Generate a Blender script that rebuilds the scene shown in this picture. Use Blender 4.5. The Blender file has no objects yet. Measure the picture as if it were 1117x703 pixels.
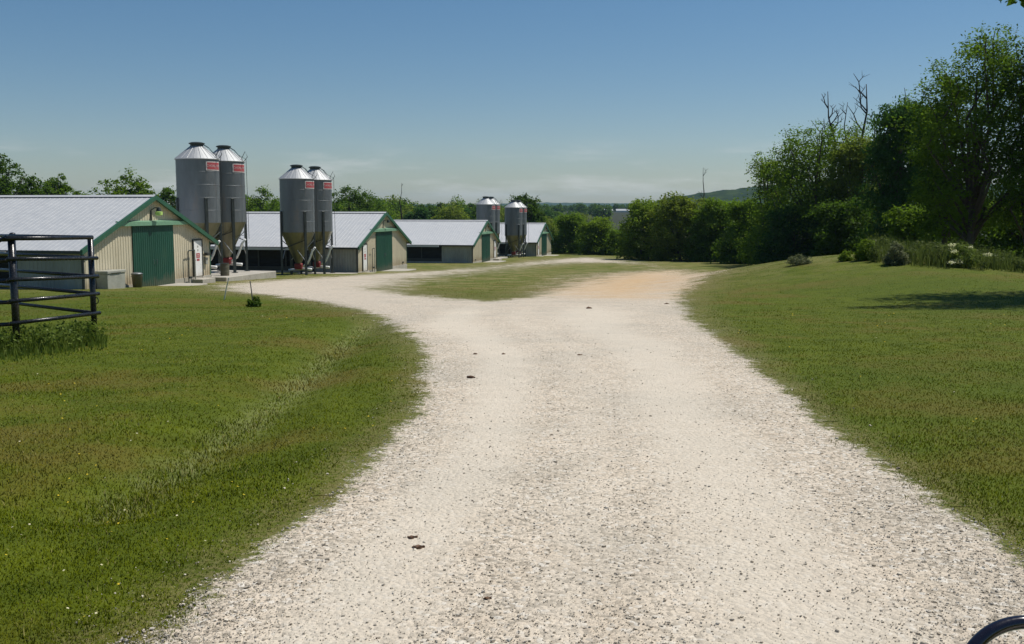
import bpy, math, random
import numpy as np
from mathutils import Vector, Matrix

R = math.radians
sc = bpy.context.scene
COL = sc.collection
rng = np.random.default_rng(7)

# ------------------------------------------------------------------ camera model
CAM_Z = 1.65
F_PX = 1100.0
PITCH = math.atan((351.5 - 228.0) / F_PX)
cam_d = bpy.data.cameras.new("camera")
cam = bpy.data.objects.new("camera", cam_d)
COL.objects.link(cam)
cam.location = (0, 0, CAM_Z)
cam.rotation_euler = (R(90) - PITCH, 0, 0)
cam_d.sensor_width = 36.0
cam_d.lens = 36.0 * F_PX / 1117.0
cam_d.clip_start = 0.05
cam_d.clip_end = 30000
sc.camera = cam


def ray(u, v):
    """direction through a pixel of the photograph, scaled to unit horizontal depth"""
    a = (u - 558.5) / F_PX
    b = -(v - 351.5) / F_PX
    y = math.cos(PITCH) + b * math.sin(PITCH)
    z = -math.sin(PITCH) + b * math.cos(PITCH)
    return a / y, z / y


# ------------------------------------------------------------------ terrain
PY = np.array([-200, -50, 0, 4, 8, 16, 22, 30, 42, 55, 70, 86, 105, 122, 155, 200, 250, 400, 550, 900, 1500, 3000, 7500], float)
PZ = np.array([1.0, -.9, -1.65, -1.73, -1.87, -2.17, -2.46, -2.92, -3.55, -4.2, -4.72, -5.27, -5.9, -6.38, -7.15, -8.2, -9.3, -10.5, -9.3, -3.2, -2.5, -10, -30], float) + CAM_Z


def _slopes(x, y):
    h = np.diff(x); d = np.diff(y) / h
    m = np.zeros_like(y)
    m[0] = d[0]; m[-1] = d[-1]
    for i in range(1, len(x) - 1):
        if d[i - 1] * d[i] > 0:
            w1 = 2 * h[i] + h[i - 1]; w2 = h[i] + 2 * h[i - 1]
            m[i] = (w1 + w2) / (w1 / d[i - 1] + w2 / d[i])
    return m


PM = _slopes(PY, PZ)


def profile(y):
    y = np.clip(np.asarray(y, float), PY[0], PY[-1])
    i = np.clip(np.searchsorted(PY, y) - 1, 0, len(PY) - 2)
    h = PY[i + 1] - PY[i]; t = (y - PY[i]) / h
    return ((1 + 2 * t) * (1 - t) ** 2 * PZ[i] + t * (1 - t) ** 2 * h * PM[i]
            + t * t * (3 - 2 * t) * PZ[i + 1] + t * t * (t - 1) * h * PM[i + 1])


def vnoise(x, y, seed=0):
    xi = np.floor(x).astype(np.int64); yi = np.floor(y).astype(np.int64)
    fx = x - xi; fy = y - yi
    fx = fx * fx * (3 - 2 * fx); fy = fy * fy * (3 - 2 * fy)

    def h(a, b):
        n = (a * 374761393 + b * 668265263 + seed * 974634777) & 0xFFFFFFFF
        n = ((n ^ (n >> 13)) * 1274126177) & 0xFFFFFFFF
        return ((n ^ (n >> 16)) & 0xFFFF) / 65535.0
    return ((h(xi, yi) * (1 - fx) + h(xi + 1, yi) * fx) * (1 - fy)
            + (h(xi, yi + 1) * (1 - fx) + h(xi + 1, yi + 1) * fx) * fy)


def fbm(x, y, seed=0, octv=4):
    s = 0; a = .5
    for k in range(octv):
        s = s + a * vnoise(x * 2 ** k, y * 2 ** k, seed + k * 17); a *= .5
    return s


def base_z(x, y):
    x = np.asarray(x, float); y = np.asarray(y, float)
    z = profile(y)
    z = z + 1.8 * np.exp(-((x - 18) / 8.5) ** 2 - ((y - 50) / 14) ** 2)
    z = z - 0.95 * np.exp(-((x - 30) / 7) ** 2 - ((y - 50) / 16) ** 2)
    near = np.clip((y - 6) / 20, 0, 1) * np.clip(1 - (y - 300) / 300, 0, 1)
    z = z + near * 0.25 * (fbm(x / 9.0, y / 9.0, 3, 3) - .45) * np.clip((np.abs(x) - 3) / 6, 0, 1) * np.clip((48 - y) / 10, 0, 1)
    return z


def px2ground(u, v, zf=base_z, ymax=400):
    a, s = ray(u, v)
    ys = np.concatenate([np.linspace(1.5, 40, 800), np.linspace(40.1, ymax, 2400)])
    g = (CAM_Z + s * ys) - zf(a * ys, ys)
    k = np.argmax(g < 0)
    if k == 0:
        return None
    y0, y1 = ys[k - 1], ys[k]; g0, g1 = g[k - 1], g[k]
    y = y0 + (y1 - y0) * g0 / (g0 - g1)
    return np.array([a * y, y])


def seg_dist(px, py, poly, closed=True):
    poly = np.asarray(poly, float)
    d2 = np.full(px.shape, 1e18)
    n = len(poly)
    for i in range(n if closed else n - 1):
        a = poly[i]; b = poly[(i + 1) % n]
        ab = b - a; L = ab @ ab + 1e-12
        t = np.clip(((px - a[0]) * ab[0] + (py - a[1]) * ab[1]) / L, 0, 1)
        d2 = np.minimum(d2, (px - a[0] - t * ab[0]) ** 2 + (py - a[1] - t * ab[1]) ** 2)
    return np.sqrt(d2)


def poly_sd(px, py, poly):
    poly = np.asarray(poly, float)
    ins = np.zeros(px.shape, bool)
    n = len(poly)
    for i in range(n):
        a = poly[i]; b = poly[(i + 1) % n]
        c = ((a[1] > py) != (b[1] > py))
        xx = (b[0] - a[0]) * (py - a[1]) / (b[1] - a[1] + 1e-12) + a[0]
        ins ^= c & (px < xx)
    d = seg_dist(px, py, poly)
    return np.where(ins, d, -d)


def gp(pts):
    return [px2ground(u, v) for u, v in pts]


EDGE_L = gp([(145, 703), (235, 637), (330, 566), (395, 512), (443, 462), (464, 425), (468, 397), (455, 372), (430, 353),
             (395, 339), (350, 329), (300, 323), (262, 319), (243, 316)])
TOP_E = gp([(243, 311), (300, 306), (350, 303), (420, 298.5), (480, 295.5), (520, 292.5), (560, 287.5), (600, 283), (640, 280.5), (680, 283.5)])
RIGHT_E = gp([(702, 287.5), (703, 292), (748, 294.5), (778, 298.5), (757, 308), (744, 320), (744, 332), (757, 350), (787, 372), (835, 410), (905, 466), (1005, 535), (1117, 609)])
l0 = EDGE_L[0]; l1 = EDGE_L[1]; dl = (l0 - l1) / np.linalg.norm(l0 - l1)
r0 = RIGHT_E[-1]; r1 = RIGHT_E[-2]; dr = (r0 - r1) / np.linalg.norm(r0 - r1)
GRAVEL = [l0 + dl * 9 + np.array([.6, 0])] + EDGE_L + TOP_E + RIGHT_E + [r0 + dr * 3, np.array([3.2, -7.0])]
ISLAND = gp([(415, 316), (440, 305.5), (470, 302), (500, 299), (530, 295.5), (560, 292), (600, 289), (640, 287), (680, 287.5), (720, 289.5), (745, 293), (715, 295.5),
             (660, 299), (640, 304), (612, 313), (575, 325), (530, 329), (480, 325), (440, 321)])
SWALE = gp([(120, 540), (200, 492), (262, 455), (310, 422), (345, 392), (380, 365), (400, 350)])
DIRT = gp([(585, 318), (630, 304), (690, 297), (740, 294.5), (785, 296.5), (768, 306), (742, 318), (690, 326), (630, 324)])


def terrain_z(x, y):
    z = base_z(x, y)
    x = np.asarray(x, float); y = np.asarray(y, float)
    m = (y < 45) & (y > 3) & (x < 1)
    if np.any(m):
        d = seg_dist(x, y, SWALE, False)
        z = z - np.where(m, .16 * np.exp(-(d / .55) ** 2), 0)
    return z


def Z(x, y):
    return float(terrain_z(np.array([x]), np.array([y]))[0])


# ------------------------------------------------------------------ materials
def new_mat(name):
    m = bpy.data.materials.new(name); m.use_nodes = True
    nt = m.node_tree
    for n in list(nt.nodes):
        nt.nodes.remove(n)
    out = nt.nodes.new("ShaderNodeOutputMaterial")
    return m, nt, out


class NB:
    def __init__(s, nt): s.nt = nt
    def n(s, t, **kw):
        nd = s.nt.nodes.new(t)
        for k, v in kw.items():
            setattr(nd, k, v)
        return nd
    def l(s, a, b): s.nt.links.new(a, b)
    def val(s, sock, v):
        if isinstance(v, bpy.types.NodeSocket): s.l(v, sock)
        else: sock.default_value = v
    def math(s, op, a, b=0.0, c=0.0, clamp=False):
        nd = s.n("ShaderNodeMath", operation=op, use_clamp=clamp)
        s.val(nd.inputs[0], a); s.val(nd.inputs[1], b); s.val(nd.inputs[2], c)
        return nd.outputs[0]
    def mix(s, f, a, b, mode='MIX'):
        nd = s.n("ShaderNodeMix", data_type='RGBA', blend_type=mode)
        s.val(nd.inputs[0], f)
        for k, v in ((6, a), (7, b)):
            if isinstance(v, tuple): nd.inputs[k].default_value = (v + (1,))[:4]
            else: s.l(v, nd.inputs[k])
        return nd.outputs[2]
    def noise(s, scale, detail=3, rough=.55, vec=None, dist=0):
        nd = s.n("ShaderNodeTexNoise")
        nd.inputs["Scale"].default_value = scale; nd.inputs["Detail"].default_value = detail
        nd.inputs["Roughness"].default_value = rough; nd.inputs["Distortion"].default_value = dist
        if vec is not None: s.l(vec, nd.inputs["Vector"])
        return nd.outputs["Fac"]
    def ss(s, x, lo, hi, a=0.0, b=1.0):
        nd = s.n("ShaderNodeMapRange", interpolation_type='SMOOTHSTEP')
        s.val(nd.inputs[0], x); nd.inputs[1].default_value = lo; nd.inputs[2].default_value = hi
        nd.inputs[3].default_value = a; nd.inputs[4].default_value = b
        return nd.outputs[0]
    def mr(s, x, lo, hi, a=0.0, b=1.0):
        nd = s.n("ShaderNodeMapRange")
        s.val(nd.inputs[0], x); nd.inputs[1].default_value = lo; nd.inputs[2].default_value = hi
        nd.inputs[3].default_value = a; nd.inputs[4].default_value = b
        return nd.outputs[0]
    def pos(s): return s.n("ShaderNodeNewGeometry").outputs["Position"]
    def obj(s): return s.n("ShaderNodeTexCoord").outputs["Object"]
    def attr(s, name): return s.n("ShaderNodeAttribute", attribute_name=name)
    def scale(s, vec, v):
        nd = s.n("ShaderNodeMapping"); s.l(vec, nd.inputs[0]); nd.inputs["Scale"].default_value = v
        return nd.outputs[0]


def simple(name, color, rough=.6, metal=0.0, var=.25, vscale=1.2, stain=None, stain_amt=.35, bump=0.0, bscale=30, stretch=(1, 1, 1), spec=.5):
    m, nt, out = new_mat(name); b = NB(nt)
    p = b.n("ShaderNodeBsdfPrincipled"); b.l(p.outputs[0], out.inputs[0])
    v = b.scale(b.obj(), stretch)
    n1 = b.noise(vscale, 5, .6, v); n2 = b.noise(vscale * 9, 3, .6, v)
    f = b.math('ADD', b.math('MULTIPLY', n1, .65), b.math('MULTIPLY', n2, .35))
    lo = tuple(c * (1 - var) for c in color); hi = tuple(min(1, c * (1 + var)) for c in color)
    c = b.mix(b.ss(f, .3, .7), lo, hi)
    if stain:
        n3 = b.noise(vscale * 1.7, 6, .7, v)
        c = b.mix(b.ss(n3, .52, .72, 0, stain_amt), c, stain)
    b.l(c, p.inputs["Base Color"])
    p.inputs["Roughness"].default_value = rough; p.inputs["Metallic"].default_value = metal
    p.inputs["Specular IOR Level"].default_value = spec
    b.l(b.mr(n2, .3, .7, max(.05, rough - .1), min(1, rough + .12)), p.inputs["Roughness"])
    if bump:
        bn = b.n("ShaderNodeBump"); bn.inputs["Strength"].default_value = bump; bn.inputs["Distance"].default_value = .02
        b.l(b.noise(bscale, 4, .6, v), bn.inputs["Height"]); b.l(bn.outputs[0], p.inputs["Normal"])
    return m


def lawn_color(b, pos):
    """large scale colour of the mown grass, shared by the soil sheet and the blades"""
    n1 = b.noise(.32, 4, .6, pos); n2 = b.noise(1.7, 4, .65, pos); n3 = b.noise(.09, 3, .5, pos)
    c = b.mix(b.ss(n2, .3, .7), (.070, .093, .004), (.116, .142, .007))
    c = b.mix(b.ss(n1, .48, .68, 0, .75), c, (.148, .126, .018))
    c = b.mix(b.ss(b.math('ADD', n1, b.math('MULTIPLY', n2, .4)), .70, .86, 0, .55), c, (.140, .105, .024))
    c = b.mix(b.ss(n3, .45, .62, 0, .45), c, (.070, .104, .007))
    return c


def ground_group():
    m, nt, out = new_mat("ground_cover"); b = NB(nt)
    pos = b.pos()
    p = b.n("ShaderNodeBsdfPrincipled"); b.l(p.outputs[0], out.inputs[0])
    p.inputs["Roughness"].default_value = .95; p.inputs["Specular IOR Level"].default_value = .15
    sep = b.n("ShaderNodeSeparateXYZ"); b.l(pos, sep.inputs[0])
    yd = sep.outputs[1]
    # grass
    g = lawn_color(b, pos)
    fine = b.noise(22, 4, .7, pos); mid = b.noise(5.5, 4, .7, pos)
    g = b.mix(b.ss(fine, .3, .7, 0, .75), b.mix(.45, g, (.038, .062, .006)), g)
    g = b.mix(b.ss(mid, .55, .75, 0, .35), g, (.12, .135, .02))
    st1 = b.noise(.9, 5, .72, b.scale(pos, (.75, 1, 1))); st2 = b.noise(.22, 5, .7, b.scale(pos, (.5, 1, 1)))
    yard = b.math('MULTIPLY', b.ss(yd, 34, 60), b.ss(yd, 190, 140))
    g = b.mix(b.math('MULTIPLY', yard, b.ss(st1, .40, .60, 0, .85)), g, (.25, .215, .085))
    g = b.mix(b.math('MULTIPLY', yard, b.ss(st2, .45, .62, 0, .6)), g, (.075, .115, .012))
    # far pasture
    g = b.mix(b.ss(yd, 180, 420), g, b.mix(b.noise(.012, 3, .6, pos), (.026, .032, .017), (.050, .052, .028)))
    sw = b.attr("swale").outputs["Fac"]
    g = b.mix(b.math('MULTIPLY', sw, b.ss(b.noise(3, 4, .7, pos), .35, .6, 0, .6)), g, (.23, .25, .09))
    # gravel
    wheel = b.attr("wheel").outputs["Fac"]
    vor = b.n("ShaderNodeTexVoronoi", feature='F1'); vor.inputs["Scale"].default_value = 38; b.l(pos, vor.inputs["Vector"])
    vor2 = b.n("ShaderNodeTexVoronoi", feature='F1'); vor2.inputs["Scale"].default_value = 95; b.l(pos, vor2.inputs["Vector"])
    n1 = b.noise(.55, 5, .65, pos); n2 = b.noise(3.5, 5, .7, pos); n3 = b.noise(60, 3, .7, pos); n5 = b.noise(14, 4, .7, pos)
    r = b.mix(b.ss(n2, .3, .7), (.565, .474, .362), (.69, .597, .474))
    r = b.mix(b.ss(n1, .42, .66, 0, .5), r, (.45, .41, .335))
    hs = b.n("ShaderNodeSeparateColor"); b.l(vor.outputs["Color"], hs.inputs[0])
    hs2 = b.n("ShaderNodeSeparateColor"); b.l(vor2.outputs["Color"], hs2.inputs[0])
    rough_amt = b.mr(wheel, 0, 1, .82, .40)
    r = b.mix(b.math('MULTIPLY', b.ss(hs.outputs[0], .66, .93), rough_amt), r, (.22, .19, .145))
    r = b.mix(b.math('MULTIPLY', b.ss(hs2.outputs[1], .62, .95), rough_amt), r, (.27, .235, .18))
    r = b.mix(b.math('MULTIPLY', b.ss(hs.outputs[1], .78, .98), rough_amt), r, (.70, .66, .58))
    r = b.mix(b.ss(n3, .55, .8, 0, .35), r, (.31, .27, .20))
    r = b.mix(b.math('MULTIPLY', b.ss(n5, .58, .75), b.mr(wheel, 0, 1, .6, .15)), r, (.34, .295, .225))
    r = b.mix(b.ss(wheel, .3, 1, 0, .55), r, (.60, .54, .44))
    n6 = b.noise(7, 5, .75, pos, .4); n7 = b.noise(28, 4, .8, pos)
    r = b.mix(b.math('MULTIPLY', b.ss(b.math('ADD', b.math('MULTIPLY', n6, .5), b.math('MULTIPLY', n7, .5)), .50, .62), b.mr(wheel, 0, 1, .62, .12)), r, (.30, .268, .215))
    # bare orange clay
    dirt = b.attr("dirt").outputs["Fac"]
    dm = b.math('MULTIPLY', b.ss(b.math('ADD', dirt, b.math('MULTIPLY', b.math('SUBTRACT', b.noise(.5, 5, .75, b.scale(pos, (.5, 1, 1))), .5), 4.0)), -1.4, 2.0), .9)
    r = b.mix(dm, r, b.mix(b.ss(n2, .3, .7), (.50, .31, .15), (.57, .42, .245)))
    g = b.mix(b.math('MULTIPLY', dm, .55), g, (.19, .13, .045))
    # coverage
    gv = b.attr("gravel").outputs["Fac"]
    nz = b.math('SUBTRACT', b.noise(1.1, 5, .7, pos), .5)
    nz2 = b.math('SUBTRACT', b.noise(9, 4, .75, pos), .5)
    nz3 = b.math('SUBTRACT', b.noise(45, 3, .8, pos), .5)
    k = b.math('ADD', b.math('ADD', gv, -.08), b.math('ADD', b.math('MULTIPLY', nz, 2.8), b.math('ADD', b.math('MULTIPLY', nz2, 2.4), b.math('MULTIPLY', nz3, 1.8))))
    k = b.math('ADD', k, b.math('MULTIPLY', yard, b.math('ADD', b.math('MULTIPLY', nz3, 5.0), b.math('MULTIPLY', b.math('SUBTRACT', st1, .5), 6.0))))
    mask = b.ss(k, -.28, .28)
    # dry thin rim of soil between grass and gravel
    rim = b.ss(b.math('ABSOLUTE', b.math('ADD', k, .6)), 0, 1.5, .6, 0)
    g = b.mix(b.math('MULTIPLY', rim, b.ss(fine, .35, .6)), g, (.20, .165, .075))
    c = b.mix(mask, g, r)
    b.l(c, p.inputs["Base Color"])
    bn = b.n("ShaderNodeBump"); bn.inputs["Strength"].default_value = .55; bn.inputs["Distance"].default_value = .02
    hh = b.math('ADD', b.math('MULTIPLY', vor.outputs["Distance"], -.6), b.math('ADD', b.math('MULTIPLY', n3, .5), b.math('MULTIPLY', fine, .8)))
    b.l(hh, bn.inputs["Height"]); b.l(bn.outputs[0], p.inputs["Normal"])
    return m


M_GROUND = ground_group()


def leaf_mat(name, c_dark, c_light, trans=.35, sel=None):
    m, nt, out = new_mat(name); b = NB(nt)
    t = b.attr("tint").outputs["Fac"]
    c = b.mix(t, c_dark, c_light)
    d = b.n("ShaderNodeBsdfDiffuse"); b.l(c, d.inputs[0])
    tr = b.n("ShaderNodeBsdfTranslucent"); b.l(b.mix(.5, c, (c_light[0] * 1.5, c_light[1] * 1.7, c_light[2])), tr.inputs[0])
    mx = b.n("ShaderNodeMixShader"); mx.inputs[0].default_value = trans
    b.l(d.outputs[0], mx.inputs[1]); b.l(tr.outputs[0], mx.inputs[2])
    gl = b.n("ShaderNodeBsdfGlossy"); gl.inputs["Roughness"].default_value = .5; gl.inputs[0].default_value = (.7, .7, .7, 1)
    m2 = b.n("ShaderNodeMixShader"); m2.inputs[0].default_value = .008
    b.l(mx.outputs[0], m2.inputs[1]); b.l(gl.outputs[0], m2.inputs[2])
    b.l(m2.outputs[0], out.inputs[0])
    return m


def blade_mat():
    m, nt, out = new_mat("grass_blades"); b = NB(nt)
    t = b.attr("tint").outputs["Fac"]; s = b.attr("straw").outputs["Fac"]
    c = lawn_color(b, b.pos())
    c = b.mix(1.0, c, b.mix(t, (.92, .93, .9), (1.5, 1.45, 1.35)), 'MULTIPLY')
    c = b.mix(s, c, (.34, .30, .12))
    gm = b.n("ShaderNodeNewGeometry")
    va = b.n("ShaderNodeVectorMath", operation='MULTIPLY_ADD'); b.l(gm.outputs["Normal"], va.inputs[0])
    va.inputs[1].default_value = (.45, .45, .45); va.inputs[2].default_value = (0, 0, .8)
    vn = b.n("ShaderNodeVectorMath", operation='NORMALIZE'); b.l(va.outputs[0], vn.inputs[0])
    d = b.n("ShaderNodeBsdfDiffuse"); b.l(c, d.inputs[0]); b.l(vn.outputs[0], d.inputs["Normal"])
    tr = b.n("ShaderNodeBsdfTranslucent"); b.l(c, tr.inputs[0])
    mx = b.n("ShaderNodeMixShader"); mx.inputs[0].default_value = .3
    b.l(d.outputs[0], mx.inputs[1]); b.l(tr.outputs[0], mx.inputs[2])
    b.l(mx.outputs[0], out.inputs[0])
    return m


def tint_mat(name, lo, hi, rough=.85):
    m, nt, out = new_mat(name); b = NB(nt)
    p = b.n("ShaderNodeBsdfPrincipled"); b.l(p.outputs[0], out.inputs[0])
    c = b.mix(b.attr("tint").outputs["Fac"], lo, hi)
    c = b.mix(b.ss(b.noise(120, 3, .6, b.pos()), .4, .7, 0, .35), c, tuple(x * .55 for x in lo))
    b.l(c, p.inputs["Base Color"]); p.inputs["Roughness"].default_value = rough
    p.inputs["Specular IOR Level"].default_value = .2
    return m


M = dict(
    cream=simple("cream_metal_siding", (.56, .50, .36), .5, 0, .10, .6, (.36, .29, .18), .25, stretch=(1, 1, .35)),
    side=simple("weathered_side_metal", (.30, .31, .28), .5, .1, .18, .7, (.20, .17, .12), .4, stretch=(1, 1, .3)),
    roof=simple("galvanised_roof_metal", (.55, .555, .55), .5, .2, .02, .35, (.46, .45, .43), .05, stretch=(.6, 1, 1)),
    trim=simple("green_trim_metal", (.026, .098, .052), .45, 0, .15, 1),
    hood=simple("pale_green_track_cover", (.15, .29, .18), .5, 0, .12, 1),
    door=simple("dark_green_door_metal", (.006, .062, .036), .5, 0, .15, .8, (.05, .10, .06), .3, stretch=(1, 1, .3)),
    white=simple("white_door_paint", (.75, .75, .72), .5, 0, .06, 1.5, (.5, .45, .36), .25),
    frame=simple("dark_door_frame", (.035, .04, .035), .5, 0, .2, 2),
    red=simple("red_sign_paint", (.40, .065, .07), .5, 0, .15, 3, (.45, .25, .24), .6),
    signwhite=simple("white_sign_paint", (.74, .72, .68), .5, 0, .08, 3),
    black=simple("black_curtain", (.012, .012, .011), .85, 0, .3, 2),
    blackpaint=simple("black_pipe_paint", (.013, .013, .014), .28, 0, .4, 4, (.05, .05, .055), .5, .1, 60),
    concrete=simple("concrete", (.40, .37, .31), .9, 0, .15, .9, (.25, .21, .15), .5, .3, 40),
    galv=simple("galvanised_bin_metal", (.175, .190, .195), .5, .6, .2, .8, (.27, .22, .18), .5, stretch=(1, 1, .25)),
    galvroof=simple("bin_roof_metal", (.44, .45, .45), .55, .35, .08, 1),
    hopper=simple("galvanised_hopper_olive_reflection", (.20, .195, .14), .4, .7, .15, 1.0, (.20, .15, .08), .5),  # olive of grass reflected in the galvanised metal is put into the colour
    darkmetal=simple("dark_steel", (.045, .055, .05), .5, .4, .3, 2),
    boot=simple("red_auger_boot", (.20, .018, .015), .5, 0, .25, 4),
    pipe=simple("white_auger_pipe", (.78, .78, .74), .4, 0, .05, 3),
    boxgrey=simple("grey_bin_metal", (.34, .34, .29), .6, .1, .18, 2, (.24, .18, .11), .5),
    can=simple("dull_trash_can", (.12, .115, .075), .6, .2, .2, 3, (.15, .07, .03), .5),
    bark=simple("bark", (.075, .058, .042), .95, 0, .35, 3, bump=.6, bscale=14),
    deadwood=simple("dead_wood", (.030, .024, .022), .95, 0, .3, 3),
    stake=simple("pale_stake", (.55, .55, .5), .6, 0, .1, 6),
    stakedark=simple("grey_stake", (.16, .15, .14), .6, 0, .1, 6),
    gloss=simple("gloss_black_rim", (.010, .008, .014), .10, 0, .2, 6, spec=.8),
    dash=simple("pale_green_grey_plastic", (.40, .43, .31), .25, 0, .06, 5),
    rubber=simple("rubber", (.02, .02, .02), .8, 0, .2, 6),
    cart=simple("green_cart_paint", (.05, .13, .05), .35, 0, .1, 2),
    leaf_dark=leaf_mat("leaf_dark", (.018, .046, .005), (.088, .150, .015), .42),
    leaf_mid=leaf_mat("leaf_mid", (.030, .072, .006), (.145, .220, .019), .46),
    leaf_light=leaf_mat("leaf_light", (.050, .100, .009), (.19, .260, .025), .48),
    leaf_olive=leaf_mat("leaf_olive", (.065, .095, .010), (.20, .245, .034), .46),
    leaf_deep=leaf_mat("leaf_deep", (.018, .055, .012), (.070, .145, .028), .42),
    leaf_grey=leaf_mat("leaf_grey", (.075, .095, .045), (.19, .20, .11), .3),
    flower=leaf_mat("flower_heads", (.45, .43, .28), (.75, .72, .5), .3),
    weed_dark=leaf_mat("weed_dark", (.040, .064, .014), (.125, .15, .045), .35),
    weed=leaf_mat("weed_leaves", (.050, .090, .012), (.17, .215, .045), .35),
    blade=blade_mat(),
    stone=tint_mat("gravel_stone", (.26, .222, .17), (.74, .67, .55)),
    clod=tint_mat("clay_clod", (.11, .065, .04), (.22, .13, .08)),
)
M['platewhite'] = simple('faded_plate_paint', (.56, .51, .48), .5, 0, .1, 4)
def splash(m, col, top):
    nt = m.node_tree; b = NB(nt); p = [n for n in nt.nodes if n.type == 'BSDF_PRINCIPLED'][0]
    src = p.inputs["Base Color"].links[0].from_socket
    sp = b.n("ShaderNodeSeparateXYZ"); b.l(b.obj(), sp.inputs[0])
    h = b.math('ADD', sp.outputs[2], b.math('MULTIPLY', b.math('SUBTRACT', b.noise(2.2, 5, .7, b.scale(b.obj(), (1, 1, .4))), .5), 1.6))
    b.l(b.mix(b.ss(h, .25, top, .6, 0), src, col), p.inputs["Base Color"])


splash(M['cream'], (.30, .22, .13), 1.1)
splash(M['door'], (.10, .10, .06), .7)
splash(M['white'], (.45, .38, .28), .8)
M['letter'] = simple('faded_letter_paint', (.58, .42, .41), .5, 0, .1, 4)
M['lens'] = simple("yellow_green_lamp_lens", (.55, .80, .22), .25, 0, .08, 6)


# ------------------------------------------------------------------ mesh building
class MB:
    def __init__(s):
        s.v = []; s.f = []; s.n = 0
    def add(s, v, f):
        v = np.asarray(v, float).reshape(-1, 3)
        s.v.append(v); s.f += [tuple(i + s.n for i in q) for q in f]; s.n += len(v)
        return s
    def box(s, x0, x1, y0, y1, z0, z1):
        v = [(x, y, z) for z in (z0, z1) for y in (y0, y1) for x in (x0, x1)]
        return s.add(v, [(0, 2, 3, 1), (4, 5, 7, 6), (0, 1, 5, 4), (2, 6, 7, 3), (0, 4, 6, 2), (1, 3, 7, 5)])
    def bbox(s, x0, x1, y0, y1, z0, z1, b=.02):
        """box with chamfered edges"""
        V = []; idx = {}
        for i, (xa, xb) in enumerate(((x0, 1), (x1, -1))):
            for j, (ya, yb) in enumerate(((y0, 1), (y1, -1))):
                for k, (za, zb) in enumerate(((z0, 1), (z1, -1))):
                    for a in range(3):
                        p = [xa + xb * b, ya + yb * b, za + zb * b]
                        p[a] = (xa, ya, za)[a]
                        idx[i, j, k, a] = len(V); V.append(p)
        F = []
        for a in range(3):
            o = [q for q in range(3) if q != a]
            for sd in (0, 1):
                q = []
                for m, n in ((0, 0), (1, 0), (1, 1), (0, 1)):
                    key = [0, 0, 0]; key[a] = sd; key[o[0]] = m; key[o[1]] = n
                    q.append(idx[key[0], key[1], key[2], a])
                F.append(q)
            for m in (0, 1):
                for n in (0, 1):
                    k0 = [0, 0, 0]; k0[o[0]] = m; k0[o[1]] = n
                    k1 = list(k0); k1[a] = 1
                    F.append((idx[k0[0], k0[1], k0[2], o[0]], idx[k0[0], k0[1], k0[2], o[1]],
                              idx[k1[0], k1[1], k1[2], o[1]], idx[k1[0], k1[1], k1[2], o[0]]))
        for i in (0, 1):
            for j in (0, 1):
                for k in (0, 1):
                    F.append([idx[i, j, k, a] for a in range(3)])
        return s.add(V, F)
    def tube(s, pts, r, seg=8, caps=True):
        pts = np.asarray(pts, float); n = len(pts)
        r = np.broadcast_to(np.asarray(r, float), (n,))
        V = []; up = None
        for i in range(n):
            t = pts[min(i + 1, n - 1)] - pts[max(i - 1, 0)]
            t = t / (np.linalg.norm(t) + 1e-9)
            if up is None:
                up = np.array([0, 0, 1.0]) if abs(t[2]) < .9 else np.array([1.0, 0, 0])
            a = np.cross(t, up); a /= np.linalg.norm(a) + 1e-9
            up = np.cross(a, t)
            for k in range(seg):
                w = 2 * math.pi * k / seg
                V.append(pts[i] + r[i] * (math.cos(w) * a + math.sin(w) * up))
        F = []
        for i in range(n - 1):
            for k in range(seg):
                k2 = (k + 1) % seg
                F.append((i * seg + k, i * seg + k2, (i + 1) * seg + k2, (i + 1) * seg + k))
        if caps:
            F.append(tuple(range(seg - 1, -1, -1))); F.append(tuple((n - 1) * seg + k for k in range(seg)))
        return s.add(V, F)
    def lathe(s, prof, seg=48, closed=False, cx=0, cy=0):
        V = []; n = len(prof)
        for (r, z) in prof:
            for k in range(seg):
                w = 2 * math.pi * k / seg
                V.append((cx + r * math.cos(w), cy + r * math.sin(w), z))
        F = []
        for i in range(n - 1):
            for k in range(seg):
                k2 = (k + 1) % seg
                F.append((i * seg + k, i * seg + k2, (i + 1) * seg + k2, (i + 1) * seg + k))
        F.append(tuple(range(seg - 1, -1, -1))); F.append(tuple((n - 1) * seg + k for k in range(seg)))
        return s.add(V, F)
    def build(s, name, mat, parent=None, smooth=False, attrs=None):
        v = np.concatenate(s.v)
        me = bpy.data.meshes.new(name)
        me.from_pydata(v.tolist(), [], s.f)
        me.materials.append(mat)
        if smooth:
            me.polygons.foreach_set("use_smooth", [True] * len(me.polygons))
        me.update()
        o = bpy.data.objects.new(name, me); COL.objects.link(o)
        if parent: o.parent = parent
        return o


def fast_mesh(name, verts, faces, mat, parent=None, attrs=None, smooth=False):
    """verts (n,3), faces (m,k) arrays"""
    me = bpy.data.meshes.new(name)
    verts = np.ascontiguousarray(verts, np.float32); faces = np.ascontiguousarray(faces, np.int32)
    m, k = faces.shape
    me.vertices.add(len(verts)); me.vertices.foreach_set("co", verts.ravel())
    me.loops.add(m * k); me.loops.foreach_set("vertex_index", faces.ravel())
    me.polygons.add(m); me.polygons.foreach_set("loop_start", np.arange(0, m * k, k, dtype=np.int32))
    if smooth: me.polygons.foreach_set("use_smooth", np.ones(m, bool))
    me.update(calc_edges=True)
    for nm, a in (attrs or {}).items():
        at = me.attributes.new(nm, 'FLOAT', 'POINT'); at.data.foreach_set("value", np.ascontiguousarray(a, np.float32))
    me.materials.append(mat)
    o = bpy.data.objects.new(name, me); COL.objects.link(o)
    if parent: o.parent = parent
    return o


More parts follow.
